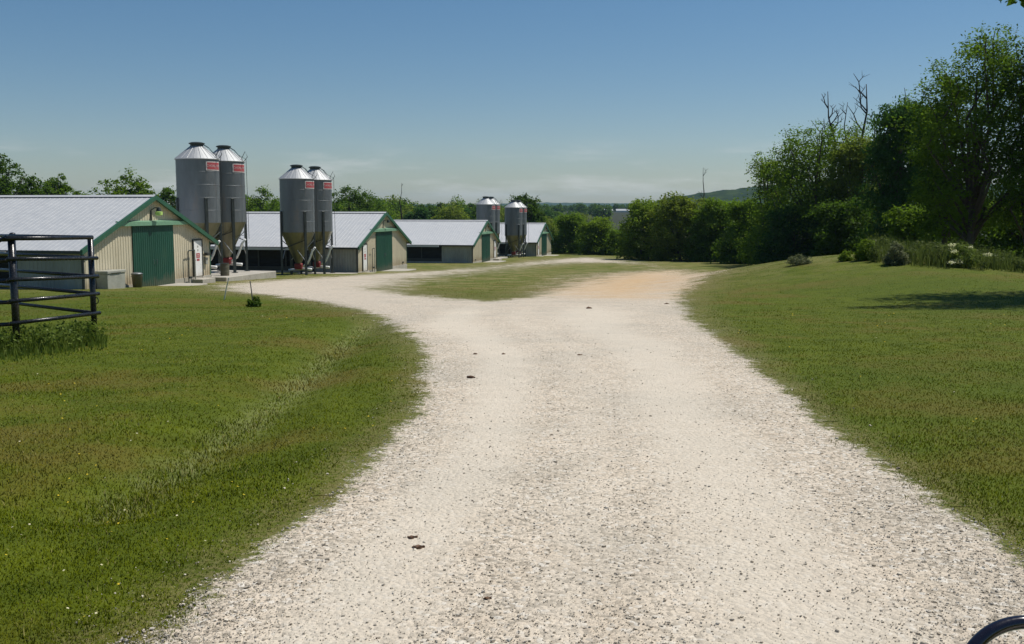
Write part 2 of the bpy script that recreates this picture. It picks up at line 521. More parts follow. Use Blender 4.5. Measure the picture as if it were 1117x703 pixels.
def thing(name, label, cat, loc=(0, 0, 0), rz=0, group=None):
    o = bpy.data.objects.new(name, None); COL.objects.link(o)
    o.empty_display_size = .3
    o.location = loc; o.rotation_euler = (0, 0, rz)
    o['label'] = label; o['category'] = cat
    if group: o['group'] = group
    return o


def tag(o, label, cat, group=None, kind=None):
    o['label'] = label; o['category'] = cat
    if group: o['group'] = group
    if kind: o['kind'] = kind
    return o


def copy_tree(o, parent=None):
    c = o.copy(); COL.objects.link(c)
    if parent: c.parent = parent
    for ch in list(o.children): copy_tree(ch, c)
    return c


def text_mesh(txt, size, xscale=1.0):
    cu = bpy.data.curves.new("lettering_curve", 'FONT'); cu.body = txt; cu.size = size
    cu.align_x = 'CENTER'; cu.align_y = 'CENTER'; cu.extrude = .004; cu.resolution_u = 3
    o = bpy.data.objects.new("lettering_curve", cu); COL.objects.link(o)
    dg = bpy.context.evaluated_depsgraph_get(); dg.update()
    me = bpy.data.meshes.new_from_object(o.evaluated_get(dg))
    v = np.array([p.co[:] for p in me.vertices]); v[:, 0] *= xscale
    f = [tuple(p.vertices) for p in me.polygons]
    bpy.data.objects.remove(o); bpy.data.curves.remove(cu); bpy.data.meshes.remove(me)
    return v, f


# ------------------------------------------------------------------ ground, gravel
def grid_axis(segs):
    out = [segs[0][0]]
    for a, b, s0, s1 in segs:
        x = a
        while x < b - 1e-6:
            t = (x - a) / (b - a); x = min(b, x + s0 + (s1 - s0) * t); out.append(x)
    return np.array(out)


ya = grid_axis([(-60, -8, 8, 3), (-8, 2, 1.5, .4), (2, 30, .1, .4), (30, 90, .4, 1.0), (90, 200, 1.0, 4), (200, 900, 6, 40), (900, 7000, 60, 500)])
xp = grid_axis([(0, 6, .12, .18), (6, 14, .2, .5), (14, 40, .5, 1.6), (40, 120, 2, 8), (120, 600, 12, 60), (600, 5000, 100, 500)])
xa = np.concatenate([-xp[:0:-1], xp])
GX, GY = np.meshgrid(xa, ya)
gx = GX.ravel(); gy = GY.ravel()
gz = terrain_z(gx, gy)
near = (gy < 220) & (np.abs(gx) < 120)
grav = np.full(gx.shape, -4.0); dirtA = np.full(gx.shape, -4.0); swA = np.zeros(gx.shape); whA = np.zeros(gx.shape)
nx_, ny_ = gx[near], gy[near]


def gravel_value(x, y):
    sd = poly_sd(x, y, GRAVEL)
    si = poly_sd(x, y, ISLAND)
    amp = .22 + np.clip(y - 10, 0, 100) * .024
    v1 = sd / amp
    v2 = -si / (amp * 1.6)
    # track along the houses gets thin and grassy with distance
    v = np.minimum(v1, v2)
    v = v - np.clip((y - 60) / 50, 0, 1) * .45
    return np.clip(v, -5, 5)


LE = np.array(EDGE_L[:9]); RE = np.array(RIGHT_E[::-1][:8])


def wheel_value(x, y):
    o = np.argsort(LE[:, 1]); xl = np.interp(y, LE[o, 1], LE[o, 0])
    o = np.argsort(RE[:, 1]); xr = np.interp(y, RE[o, 1], RE[o, 0])
    w = xr - xl
    t = (x - xl) / w
    wob = (fbm(x * .2 + 5, y * .25, 9, 3) - .45) * .22
    g = lambda c, s: np.exp(-((t + wob - c) / s) ** 2)
    v = np.maximum(g(.20, .12), g(.66, .16)) + .5 * g(.42, .06)
    fade = np.clip(1 - (y - 26) / 10, 0, 1)
    return np.clip(v, 0, 1) * fade


grav[near] = gravel_value(nx_, ny_)
dd = poly_sd(nx_, ny_, DIRT); dirtA[near] = np.clip(dd / 3.0, -2, 2)
sws = seg_dist(nx_, ny_, SWALE, False); swA[near] = np.exp(-(sws / .24) ** 2)
whA[near] = wheel_value(nx_, ny_)
ny, nx = GX.shape
ii = np.arange(ny * nx).reshape(ny, nx)
quads = np.stack([ii[:-1, :-1], ii[:-1, 1:], ii[1:, 1:], ii[1:, :-1]], -1).reshape(-1, 4)
gv = np.stack([gx, gy, gz], 1)
att = dict(gravel=grav, dirt=dirtA, swale=swA, wheel=whA)
go = fast_mesh("ground", gv, quads, M_GROUND, attrs=att, smooth=True)
go['kind'] = 'structure'
# the gravel sheet lies over the soil where there is gravel
fn = fbm(gx * 1.3, gy * 1.3, 21, 3) - .45
keep = (grav + fn * 2.0)[quads].mean(1) > -.15
keep &= gy[quads].max(1) < 210
rq = quads[keep]
used, inv = np.unique(rq.ravel(), return_inverse=True)
rv = gv[used].copy(); rv[:, 2] += .004
ro = fast_mesh("gravel_road", rv, inv.reshape(-1, 4), M_GROUND, attrs={k: a[used] for k, a in att.items()}, smooth=True)
ro['kind'] = 'structure'


def sample_view(n, y0, y1, power=2.0, umin=-.62, umax=.62):
    """random ground points with a density that thins out away from the yard's near end"""
    a = rng.random(n)
    if abs(power - 1) < 1e-6: y = y0 * (y1 / y0) ** a
    else:
        q = 1 - power
        y = (y0 ** q + a * (y1 ** q - y0 ** q)) ** (1 / q)
    x = y * (umin + (umax - umin) * rng.random(n))
    return x, y


def in_barn(x, y):
    m = np.zeros(x.shape, bool)
    return m


# blades of grass: one mesh
def blades(name, x, y, h, w, label, cat, straw=None, lean=.5, mat='blade', kind='stuff'):
    n = len(x)
    z = terrain_z(x, y)
    ang = rng.random(n) * 2 * np.pi
    la = rng.random(n) * 2 * np.pi
    ll = h * lean * rng.random(n)
    c = np.stack([x, y, z - .004], 1)
    s = np.stack([np.cos(ang) * w, np.sin(ang) * w, np.zeros(n)], 1)
    top = c + np.stack([np.cos(la) * ll, np.sin(la) * ll, h], 1)
    mid = c + np.stack([np.cos(la) * ll * .3, np.sin(la) * ll * .3, h * .55], 1)
    V = np.stack([c - s, c + s, mid + s * .8, top, mid - s * .8], 1).reshape(-1, 3)
    k = np.arange(n)[:, None] * 5
    Fq = np.concatenate([k, k + 1, k + 2, k + 4], 1)
    Ft = np.concatenate([k + 4, k + 2, k + 3, k + 3], 1)
    tri = np.concatenate([np.concatenate([k, k + 1, k + 2], 1), np.concatenate([k, k + 2, k + 4], 1), np.concatenate([k + 4, k + 2, k + 3], 1)])
    t = rng.random(n)
    st = np.zeros(n) if straw is None else straw
    o = fast_mesh(name, V, tri, M[mat], attrs=dict(tint=np.repeat(t, 5), straw=np.repeat(st, 5)))
    o['kind'] = kind; o['label'] = label; o['category'] = cat
    return o


x, y = sample_view(760000, 2.6, 80, 1.75, -.58, .58)
x = x * (1 + 3.2 / (.58 * y + .6))
gvv = gravel_value(x, y)
edge_n = (fbm(x * 1.1, y * 1.1, 31, 4) - .47) * 2.6 + (fbm(x * 7, y * 7, 33, 3) - .44) * 2.2
pk = np.clip(1.15 - (gvv + edge_n) * 1.15, 0, 1) ** 1.6
k = rng.random(len(x)) < pk
bx_, by_ = x[k], y[k]; ge = (gvv + edge_n)[k]
swd = seg_dist(bx_, by_, SWALE, False); swv = np.exp(-(swd / .22) ** 2)
h = (.007 + .010 * rng.random(len(bx_))) * (1 + .8 * vnoise(bx_ * 1.4, by_ * 1.4, 5)) * (1 + 1.0 * swv)
h = h * np.where(rng.random(len(bx_)) < .06, 1.9, 1.0) * np.clip(.6 - ge * .3, .45, 1)
w = .0012 + .00030 * by_
swv = swv * np.clip((vnoise(bx_ * 1.3, by_ * 1.3, 91) - .25) * 2, 0, 1)
pst = .04 + .32 * swv + .25 * np.exp(-np.clip(-gravel_value(bx_, by_), 0, 9) / 1.2) + .12 * (vnoise(bx_ * .5, by_ * .5, 8) > .6)
straw = (rng.random(len(bx_)) < pst) * (.3 + .6 * rng.random(len(bx_)))
blades("lawn_grass", bx_, by_, h, w, "short mown grass covering both sides of the gravel drive", "grass", straw, 1.1)


# loose stones: one mesh
def stones(x, y, s, tint, name, mat, sink=.25):
    n = len(x)
    cube = np.array([(a, b, c) for a in (-1, 1) for b in (-1, 1) for c in (-1, 1)], float) * .62
    axes = np.array([(1, 0, 0), (-1, 0, 0), (0, 1, 0), (0, -1, 0), (0, 0, 1), (0, 0, -1)], float)
    base = np.concatenate([cube, axes])
    tri = []
    for ai, a in enumerate(axes):
        ax = int(np.argmax(np.abs(a))); sg = a[ax]
        idx = [i for i in range(8) if cube[i][ax] * sg > 0]
        o = [q for q in range(3) if q != ax]
        idx.sort(key=lambda i: math.atan2(cube[i][o[1]], cube[i][o[0]]))
        for j in range(4): tri.append((8 + ai, idx[j], idx[(j + 1) % 4]))
    tri = np.array(tri)
    V = np.repeat(base[None], n, 0) * (1 + .5 * (rng.random((n, 14, 1)) - .5)) + .18 * (rng.random((n, 14, 3)) - .5)
    sc_ = np.stack([.8 + .7 * rng.random(n), .6 + .5 * rng.random(n), .45 + .4 * rng.random(n)], 1) * (s[:, None] * .5)
    V = V * sc_[:, None, :]
    a = rng.random(n) * 6.283; ca, sa = np.cos(a)[:, None], np.sin(a)[:, None]
    X = V[..., 0] * ca - V[..., 1] * sa; Y = V[..., 0] * sa + V[..., 1] * ca
    z = terrain_z(x, y) + .0068 + s * (sink - .25) * .5
    P = np.stack([X + x[:, None], Y + y[:, None], V[..., 2] + z[:, None]], -1).reshape(-1, 3)
    F = (np.arange(n)[:, None, None] * 14 + tri[None]).reshape(-1, 3)
    return fast_mesh(name, P, F, M[mat], attrs=dict(tint=np.repeat(tint, 14)))


x, y = sample_view(130000, 3.4, 34, 2.2, -.45, .60)
gvv = gravel_value(x, y) + (fbm(x * 1.1, y * 1.1, 31, 4) - .47) * 2.0
wv = wheel_value(x, y)
pk = np.where(gvv > -.1, .25 + .75 * (1 - wv), 0) * np.clip(.35 + 1.4 * (fbm(x * .7, y * .5, 12, 3) - .2), .1, 1)
pk = np.where((gvv > -2.2) & (gvv <= -.1), .04, pk)
k = rng.random(len(x)) < pk
x, y = x[k], y[k]
s = .0045 * np.exp(rng.normal(.25, .55, len(x))) * (1 + .045 * np.clip(y - 3, 0, 20))
s = np.clip(s * .68, .0035, .021)
t = np.clip(rng.normal(.62, .26, len(x)), 0, 1)
t = np.where(rng.random(len(x)) < .12, t * .3, t)
so = stones(x, y, s, t, "loose_gravel", "stone")
tag(so, "pale loose gravel stones scattered over the drive", "gravel", kind='stuff')

# single clods lying on the drive
for (u, v, sz, lab) in [(449, 588, .04, "dark brown clod, upper left of the pair on the near drive"),
                        (456, 599, .05, "reddish brown clod of clay with bits beside it on the near drive"),
                        (531, 655, .03, "small grey-brown stone on the drive at the bottom centre"),
                        (518, 387, .05, "brown clod on the left side of the drive beside the lawn's bulge"),
                        (549, 387, .045, "dark clod in the middle of the drive level with the lawn's bulge"),
                        (632, 388, .05, "dark lone clod right of the drive's centre line"),
                        (642, 337, .12, "black clod lying where the drive widens into the lot"),
                        (727, 332, .11, "small dark rock at the right edge of the lot"),
                        (513, 413, .07, "reddish clod just off the grass on the drive's left edge"),
                        (812, 585, .05, "")][:-1]:
    g = px2ground(u, v, terrain_z)
    n = 3
    o = stones(np.array([g[0], g[0] + sz * .55, g[0] - sz * .4]), np.array([g[1], g[1] + sz * .3, g[1] + sz * .2]),
               np.array([sz, sz * .55, sz * .4]), rng.random(3), "clod", "clod", .3)
    tag(o, lab, "clod")


# ------------------------------------------------------------------ poultry houses
AX = R(-12.5)
BW, EH, RH, BL = 6.1, 2.42, 4.93, 60.0
OH, GO = .48, .32        # eave overhang, gable overhang
SLOPE = (RH - EH) / BW


def ribbed(width0, width1, pitch=.23, depth=.022, flat=.075):
    """t positions and offsets of a ribbed metal sheet"""
    T = []; t = width0
    while t < width1 - 1e-6:
        for dt, o in ((0, 0), (pitch - flat - .02, 0), (pitch - flat, depth), (pitch - .02, depth)):
            if t + dt < width1 - .004: T.append((t + dt, o))
        t += pitch
    T.append((width1, 0))
    return T


def roof_z(y, lift=0):
    return RH - abs(y) * SLOPE + lift


def poultry_house(cx, cy, gz_, door_side, label, extras):
    root = thing("poultry_house", label, "poultry house", (cx, cy, gz_), AX, "long metal poultry houses in a row")
    # gable walls
    for gx_, sgn in ((0, 1), (-BL, -1)):
        mb = MB(); T = ribbed(-BW, BW); V = []
        for (t, o) in T:
            V += [(gx_ + sgn * o, t, .28), (gx_ + sgn * o, t, roof_z(t, -.03))]
        # split at ridge for the peak
        F = [(2 * i, 2 * i + 2, 2 * i + 3, 2 * i + 1) for i in range(len(T) - 1)]
        mb.add(V, F).build("gable_wall", M['cream'], root)
    # concrete foundation
    fb = MB()
    fb.box(-.12, .05, -BW - .03, BW + .03, -.6, .28)
    fb.box(-BL, -.13, -BW - .05, -BW + .12, -.9, .30); fb.box(-BL, -.13, BW - .12, BW + .05, -.9, .30)
    fb.build("foundation", M['concrete'], root)
    # side walls: closed end room then curtain opening
    for sy in (-1, 1):
        T = ribbed(-3.7, -.02)
        V = []
        for (t, o) in T:
            V += [(t, sy * (BW + o), .30), (t, sy * (BW + o), EH - .02)]
        F = [(2 * i, 2 * i + 2, 2 * i + 3, 2 * i + 1) for i in range(len(T) - 1)]
        MB().add(V, F).build("side_wall", M['side'], root)
        mb = MB()
        mb.box(-BL, -3.74, sy * (BW - .05) - .04, sy * (BW - .05) + .04, .30, .62)      # knee board
        mb.box(-BL, -3.74, sy * (BW - .05) - .05, sy * (BW - .05) + .05, EH - .26, EH - .02)
        for k in range(1, 24):
            xk = -3.74 - k * 2.4
            mb.box(xk - .05, xk + .05, sy * BW - .03, sy * BW + .03, .62, EH - .26)
        mb.build("curtain_frame", M['frame'], root)
        cm = MB(); V = []; n = 0
        zs = np.linspace(.62, EH - .26, 9)
        for z in zs:
            o = .02 * math.sin(z * 14)
            V += [(-3.75, sy * (BW - .16 + o), z), (-BL, sy * (BW - .16 + o), z)]
        F = [(2 * i, 2 * i + 1, 2 * i + 3, 2 * i + 2) for i in range(len(zs) - 1)]
        cm.add(V, F)
        cm.build("curtain", M['black'], root)
        # corner and eave trims
        MB().box(-.07, .035, sy * (BW + .012) - .05, sy * (BW + .012) + .05, .285, EH - .10).build(
            "corner_trim", M['trim'] if sy > 0 else M['frame'], root)
        # hanging lip of the long eave over the curtain part
        ye = sy * (BW + OH)
        mb = MB()
        mb.box(-BL, -3.9, min(ye, ye + sy * .14), max(ye, ye + sy * .14), roof_z(BW + OH + .14) - .17, roof_z(BW + OH + .14) + .005)
        mb.build("eave_gutter", M['roof'], root)
        MB().box(-3.88, GO - .03, min(ye - sy * .03, ye + sy * .01), max(ye - sy * .03, ye + sy * .01), roof_z(BW + OH) - .13, roof_z(BW + OH) - .012).build("eave_trim", M['frame'], root)
    # roof: two ribbed slopes
    rb = MB(); T = ribbed(-BL - GO, GO, .30, .008, .06)
    for sy in (-1, 1):
        V = []
        for (t, o) in T:
            V += [(t, 0, RH + o + .02), (t, sy * (BW + OH), roof_z(BW + OH) + o + .02)]
        F = [(2 * i, 2 * i + 2, 2 * i + 3, 2 * i + 1) for i in range(len(T) - 1)]
        rb.add(V, F)
        V = [(-BL - GO + .01, 0, RH - .02), (GO - .01, 0, RH - .02), (GO - .01, sy * (BW + OH), roof_z(BW + OH) - .02), (-BL - GO + .01, sy * (BW + OH), roof_z(BW + OH) - .02)]
        rb.add(V, [(0, 1, 2, 3)])
    rb.build("roof", M['roof'], root)
    rc = MB()
    for sy in (-1, 1):
        rc.add([(-BL - GO, 0, RH + .10), (GO, 0, RH + .10), (GO, sy * .22, RH + .055 - .22 * SLOPE + .03), (-BL - GO, sy * .22, RH + .055 - .22 * SLOPE + .03)], [(0, 1, 2, 3)])
    rc.build("ridge_cap", M['roof'], root)
    # rakes
    for sy in (-1, 1):
        V = []
        for yy in (0, sy * (BW + OH + .03)):
            zt = roof_z(yy) + .075
            for xx in (GO - .10, GO + .035):
                for dz in (0, -.24):
                    V.append((xx, yy, zt + dz))
        MB().add(V, [(0, 1, 3, 2), (4, 6, 7, 5), (0, 4, 5, 1), (2, 3, 7, 6), (0, 2, 6, 4), (1, 5, 7, 3)]).build("rake_trim", M['trim'], root)
        V = [(.02, 0, RH - .05), (GO - .1, 0, RH - .05), (GO - .1, sy * (BW + OH), roof_z(BW + OH) - .05), (.02, sy * (BW + OH), roof_z(BW + OH) - .05)]
    # sliding doors
    for sy in (-1, 1):
        mb = MB(); a, bb = (-1.96, -.012) if sy < 0 else (.012, 1.96)
        T = ribbed(a, bb, .20, .02, .06); V = []
        for (t, o) in T:
            V += [(.085 + o, t, .06), (.085 + o, t, 3.38)]
        F = [(2 * i, 2 * i + 2, 2 * i + 3, 2 * i + 1) for i in range(len(T) - 1)]
        mb.add(V, F); mb.box(.05, .082, a, bb, .06, 3.38)
        dr = mb.build("sliding_door", M['door'], root)
        hb = MB(); yy = sy * .14
        hb.tube([(.11, yy, 1.25), (.16, yy, 1.27), (.16, yy, 1.48), (.11, yy, 1.5)], .014, 6)
        hb.build("handle", M['galv'], dr)
    # track cover above the doors
    mb = MB()
    mb.add([(.03, -3.35, 3.64), (.03, 3.35, 3.64), (.26, 3.35, 3.58), (.26, -3.35, 3.58), (.26, -3.35, 3.37), (.26, 3.35, 3.37), (.235, 3.35, 3.37), (.235, -3.35, 3.37),
            (.03, -3.35, 3.60), (.03, 3.35, 3.60)],
           [(0, 3, 2, 1), (3, 4, 5, 2), (4, 7, 6, 5), (0, 8, 4, 3), (1, 2, 5, 9), (7, 8, 9, 6)])
    mb.build("door_track_cover", M['hood'], root)
    # walk door
    yc = door_side * 4.62
    wd = MB().bbox(.03, .075, yc - .45, yc + .45, .30, 2.40, .006).build("walk_door", M['white'], root)
    fr = MB()
    fr.box(.028, .10, yc - .53, yc - .455, .28, 2.48); fr.box(.028, .10, yc + .455, yc + .53, .28, 2.48); fr.box(.028, .10, yc - .454, yc + .454, 2.405, 2.48)
    fr.build("door_frame", M['frame'], wd)
    sg = MB(); sg.box(.077, .082, yc - .20, yc + .20, 1.38, 1.66); sg.box(.077, .082, yc - .16, yc + .16, 1.20, 1.33)
    sg.build("door_sign", M['red'], wd)
    for dz in (2.05, 1.83): MB().box(.077, .081, yc - .06, yc + .06, dz - .06, dz + .06).build("small_notice", M['boxgrey'], wd)
    for dz in (1.57, 1.48): MB().box(.0825, .084, yc - .11, yc + .11, dz - .012, dz + .012).build("sign_line", M['signwhite'], wd)
    kb = MB(); ks = -door_side * .36; kb.tube([(.075, yc + ks, 1.25), (.13, yc + ks, 1.25)], .03, 8); kb.build("door_knob", M['galv'], wd)
    MB().bbox(.052, .75, yc - .75, yc + .75, -.4, .16, .02).build("door_step", M['concrete'], root)
    # yard light under the peak
    lb = MB(); lb.tube([(.02, 0, 4.22), (.25, 0, 4.34), (.42, 0, 4.32)], .028, 8)
    lb.lathe([(.05, 4.36), (.10, 4.33), (.14, 4.16), (.15, 4.12)], 14, cx=.46)
    lt = lb.build("yard_light", M['darkmetal'], root)
    if extras.get('big_light'):
        MB().lathe([(.10, 3.90), (.19, 3.94), (.20, 4.10), (.15, 4.118)], 16, cx=.46).build("lamp_lens", M['lens'], lt)
    MB().tube([(.045, -.12, 3.65), (.045, -.12, 4.0), (.045, -.12, 4.2)], .05 if extras.get('big_light') else .035, 6).build("conduit", M['frame'], root)
    if extras.get('box'):
        MB().bbox(.05, .30, yc + .72, yc + 1.06, 1.48, 1.66, .01).build("meter_box", M['frame'], root)
        MB().bbox(.05, .16, yc + .76, yc + 1.0, .95, 1.35, .01).build("switch_box", M['boxgrey'], root)
    # vents low on the gable
    MB().box(.03, .09, -door_side * 5.0 - .12, -door_side * 5.0 + .12, .42, .55).build("wall_vent", M['frame'], root)
    return root


H1 = poultry_house(-19.7, 55.4, -4.27 + CAM_Z, 1, "nearest cream and green poultry house with a yellow-green yard light under its peak", dict(big_light=True, box=True))
H2 = poultry_house(-10.96, 86.2, -5.28 + CAM_Z, -1, "second poultry house from the left, its white walk door left of the green doors", {})
H3 = poultry_house(-3.2, 122.0, -6.37 + CAM_Z, 1, "third poultry house from the left, a silo pair rising behind its gable", {})
H4 = poultry_house(4.9, 155.5, -7.17 + CAM_Z, -1, "farthest and smallest poultry house, beside the green bushes at the end of the row", {})
CA, SA = math.cos(AX), math.sin(AX)


def bloc(c, x, y):
    """point in a house's own frame -> world"""
    return c[0] + x * CA - y * SA, c[1] + x * SA + y * CA


C1 = (-19.7, 55.4); C2 = (-10.96, 86.2); C3 = (-3.2, 122.0); C4 = (4.9, 155.5)


def pad(c, x0, x1, y0, y1, ztop, label, name="concrete_apron", cat="concrete apron"):
    px_, py_ = bloc(c, (x0 + x1) / 2, (y0 + y1) / 2)
    o = MB().bbox(-(x1 - x0) / 2, (x1 - x0) / 2, -(y1 - y0) / 2, (y1 - y0) / 2, -.6, 0, .03).build(name, M['concrete'])
    o.location = (px_, py_, ztop); o.rotation_euler = (0, 0, AX)
    return tag(o, label, cat, "concrete aprons before the sliding doors")


pad(C1, .06, 1.9, -2.3, 2.4, -4.22 + CAM_Z, "concrete apron before the green doors of the nearest poultry house")
pad(C2, .06, 2.0, -2.3, 2.8, -5.24 + CAM_Z, "concrete apron before the doors of the second poultry house")
pad(C3, .06, 2.0, -2.3, 2.4, -6.33 + CAM_Z, "concrete apron before the doors of the third poultry house")
pad(C4, .06, 2.0, -2.3, 2.4, -7.13 + CAM_Z, "concrete apron before the doors of the farthest poultry house")

# grey metal box, can and pipes at the nearest house
bx, by = bloc(C1, .40, -4.5); zb = Z(bx, by)
root = thing("storage_box", "grey metal storage box with a lid against the nearest house's gable", "box", (bx, by, zb), AX)
MB().bbox(-.32, .32, -.75, .75, -.1, .78, .015).build("box_body", M['boxgrey'], root)
MB().bbox(-.35, .36, -.79, .79, .785, .93, .02).build("lid", M['boxgrey'], root)
mb = MB(); mb.box(.361, .375, -.5, .3, .80, .825); mb.build("lid_handle", M['frame'], root)
bx, by = bloc(C1, .55, -2.45); zb = Z(bx, by)
root = thing("trash_can", "dull round trash can between the grey box and the green doors", "trash can", (bx, by, zb))
MB().lathe([(.22, -.02), (.28, .68), (.285, .70), (.25, .69), (.24, .6)], 24).build("can_body", M['can'], root, True)
MB().lathe([(.30, .69), (.30, .73), (.2, .78), (.03, .80)], 24).build("lid", M['galv'], root, True)
mb = MB()
for a in (0, math.pi): mb.tube([(.27 * math.cos(a), -.06, .58), (.33 * math.cos(a), 0, .56), (.27 * math.cos(a), .06, .58)], .012, 6)
mb.build("handle", M['darkmetal'], root)


def hand_pipe(c, y, ydoor, label):
    bx, by = bloc(c, .25, y); zb = Z(bx, by)
    root = thing("standpipe", label, "standpipe", (bx, by, zb), AX, "thin dark standpipes beside the walk doors")
    s = 1 if ydoor > y else -1
    MB().tube([(0, 0, -.1), (0, 0, 1.8), (.0, s * .03, 1.9), (0, s * .08, 1.92), (0, s * abs(ydoor - y), 1.93)], .032, 8).build("riser", M['darkmetal'], root)
    MB().tube([(0, s * abs(ydoor - y), -.1), (0, s * abs(ydoor - y), 1.92)], .035, 8).build("post", M['boxgrey'], root)
    MB().bbox(-.06, .06, s * .05 - .0, s * .05 + .28, .30, .42, .01).build("valve", M['frame'], root)
    return root


hand_pipe(C1, 3.2, 3.95, "thin dark standpipe left of the nearest house's walk door")
hand_pipe(C2, -3.4, -2.9, "thin dark standpipe right of the second house's walk door")


# ------------------------------------------------------------------ feed silos
SR = 1.25


def feed_silo():
    root = thing("feed_silo", "", "silo", (0, 0, 0), 0, "galvanised feed silos in pairs beside the houses")
    z0, z1 = 3.3, 7.3
    prof = []
    n = 60
    for i in range(n * 2 + 1):
        z = z0 + (z1 - z0) * i / (n * 2)
        prof.append((SR + (.010 if i % 2 else -.006), z))
    body = MB().lathe(prof, 56).build("silo_body", M['galv'], root, True)
    mb = MB()
    for k in range(1, 5):
        z = z0 + (z1 - z0) * k / 5
        mb.lathe([(SR + .010, z - .02), (SR + .015, z - .012), (SR + .015, z + .012), (SR + .010, z + .02)], 56)
    mb.build("ring_seam", M['galv'], body, True)
    rf = MB().lathe([(SR + .06, z1 - .03), (SR + .065, z1 + .01), (.36, 8.12), (.34, 8.12)], 40).build("silo_roof", M['galvroof'], root)
    mb = MB()
    for k in range(20):
        w = 2 * math.pi * (k + .5) / 20
        mb.tube([((SR + .05) * math.cos(w), (SR + .05) * math.sin(w), z1 + .03), (.37 * math.cos(w), .37 * math.sin(w), 8.13)], .009, 4)
    mb.build("roof_rib", M['galvroof'], rf)
    MB().lathe([(.36, 8.10), (.38, 8.13), (.38, 8.24), (.46, 8.25), (.47, 8.31), (.30, 8.37), (.05, 8.39)], 24).build("roof_lid", M['darkmetal'], root)
    MB().lathe([(.20, .95), (.22, 1.0), (SR - .015, z0 - .02), (SR + .005, z0 + .02)], 48).build("hopper", M['hopper'], root)
    for ph in (-54, 36, 126, 216):
        a = R(ph); x, y = math.sin(a), -math.cos(a)
        mb = MB(); r0 = SR + .02
        c, s = math.cos(a), math.sin(a)
        def P(rr, t, z): return (rr * x + t * c, rr * y + t * s, z)
        w = .085
        V = [P(r0, -w, 0), P(r0, w, 0), P(r0 + .10, w, 0), P(r0 + .10, -w, 0)]
        V += [P(r0, -w, 4.9), P(r0, w, 4.9), P(r0 + .09, w, 4.85), P(r0 + .09, -w, 4.85)]
        mb.add(V, [(0, 3, 2, 1), (4, 5, 6, 7), (0, 1, 5, 4), (1, 2, 6, 5), (2, 3, 7, 6), (3, 0, 4, 7)])
        lg = mb.build("leg", M['darkmetal'], root)
        fb = MB(); fb.add([P(r0 - .08, -.16, .0), P(r0 - .08, .16, 0), P(r0 + .2, .16, 0), P(r0 + .2, -.16, 0),
                           P(r0 - .08, -.16, .03), P(r0 - .08, .16, .03), P(r0 + .2, .16, .03), P(r0 + .2, -.16, .03)],
                          [(0, 3, 2, 1), (4, 5, 6, 7), (0, 1, 5, 4), (1, 2, 6, 5), (2, 3, 7, 6), (3, 0, 4, 7)])
        fb.build("foot_plate", M['darkmetal'], lg)
        a2 = R(ph + 90); x2, y2 = math.sin(a2), -math.cos(a2); rr = SR + .05
        MB().tube([(rr * x, rr * y, 2.05), (rr * x2, rr * y2, 2.75)], .03, 6).build("brace", M['darkmetal'], root)
        MB().tube([(rr * x2 * .995, rr * y2 * .995, 1.15), (rr * x * .35 + rr * x2 * .65, rr * y * .35 + rr * y2 * .65, 2.0)], .028, 6).build("brace", M['galvroof'], root)
    # red auger boot and pale auger tube
    MB().bbox(-.28, .28, -.26, .26, .50, .96, .06).build("auger_boot", M['boot'], root)
    mb = MB(); mb.tube([(.2, -.05, .55), (.9, -.1, .50), (1.0, -.1, .49)], .10, 12)
    mb.tube([(-.85, .5, .42), (.2, .0, .52)], .08, 12)
    mb.build("auger_tube", M['pipe'], root, True)
    mb = MB(); mb.tube([(.45, -.55, .75), (.8, -.62, 1.0), (.98, -.66, 1.35), (1.18, -.72, 1.9), (1.42, -.8, 2.2)], .075, 12)
    mb.build("fill_pipe", M['pipe'], root, True)
    # lettered plate near the top
    def bend(v, phc, rr):
        out = []
        for x, y, z in v:
            a = R(phc) + x / SR
            out.append(((rr + z) * math.sin(a), -(rr + z) * math.cos(a), y))
        return np.array(out)
    def plate(w, h, zc, rr, name, mat, par, th=.006):
        V = []; n = 12
        for i in range(n + 1):
            x = -w / 2 + w * i / n
            V += [(x, zc - h / 2, 0), (x, zc + h / 2, 0), (x, zc - h / 2, th), (x, zc + h / 2, th)]
        F = []
        for i in range(n):
            a = 4 * i
            F += [(a + 2, a + 6, a + 7, a + 3), (a, a + 1, a + 5, a + 4), (a + 1, a + 3, a + 7, a + 5), (a, a + 4, a + 6, a + 2)]
        F += [(0, 2, 3, 1), (4 * n, 4 * n + 1, 4 * n + 3, 4 * n + 2)]
        return MB().add(bend(V, 66, rr), F).build(name, mat, par)
    sp = plate(1.16, .56, 6.86, SR + .02, "sign_plate", M['platewhite'], root)
    plate(1.02, .43, 6.86, SR + .0275, "sign_field", M['red'], sp)
    v, f = text_mesh("CHORE-TIME", .205, .92)
    v[:, 1] += 6.86; v[:, 2] = v[:, 2] * .5 + .004
    MB().add(bend(v, 66, SR + .034), f).build("lettering", M['letter'], sp)
    # ladder with hoops up the back right
    mb = MB(); a = R(150); c, s = math.cos(a), math.sin(a); x, y = math.sin(a), -math.cos(a)
    for t in (-.2, .2): mb.tube([((SR + .15) * x + t * c, (SR + .15) * y + t * s, 2.2), ((SR + .15) * x + t * c, (SR + .15) * y + t * s, 7.5), (.75 * x + t * c, .75 * y + t * s, 8.05)], .02, 6)
    for k in range(18):
        z = 2.4 + k * .3
        mb.tube([((SR + .15) * x - .2 * c, (SR + .15) * y - .2 * s, z), ((SR + .15) * x + .2 * c, (SR + .15) * y + .2 * s, z)], .013, 5)
    mb.build("ladder", M['darkmetal'], root)
    mb = MB(); a = R(80); x, y = math.sin(a), -math.cos(a)
    mb.tube([(.42 * x, .42 * y, 8.22), (.75 * x, .75 * y, 8.02)], .03, 6)
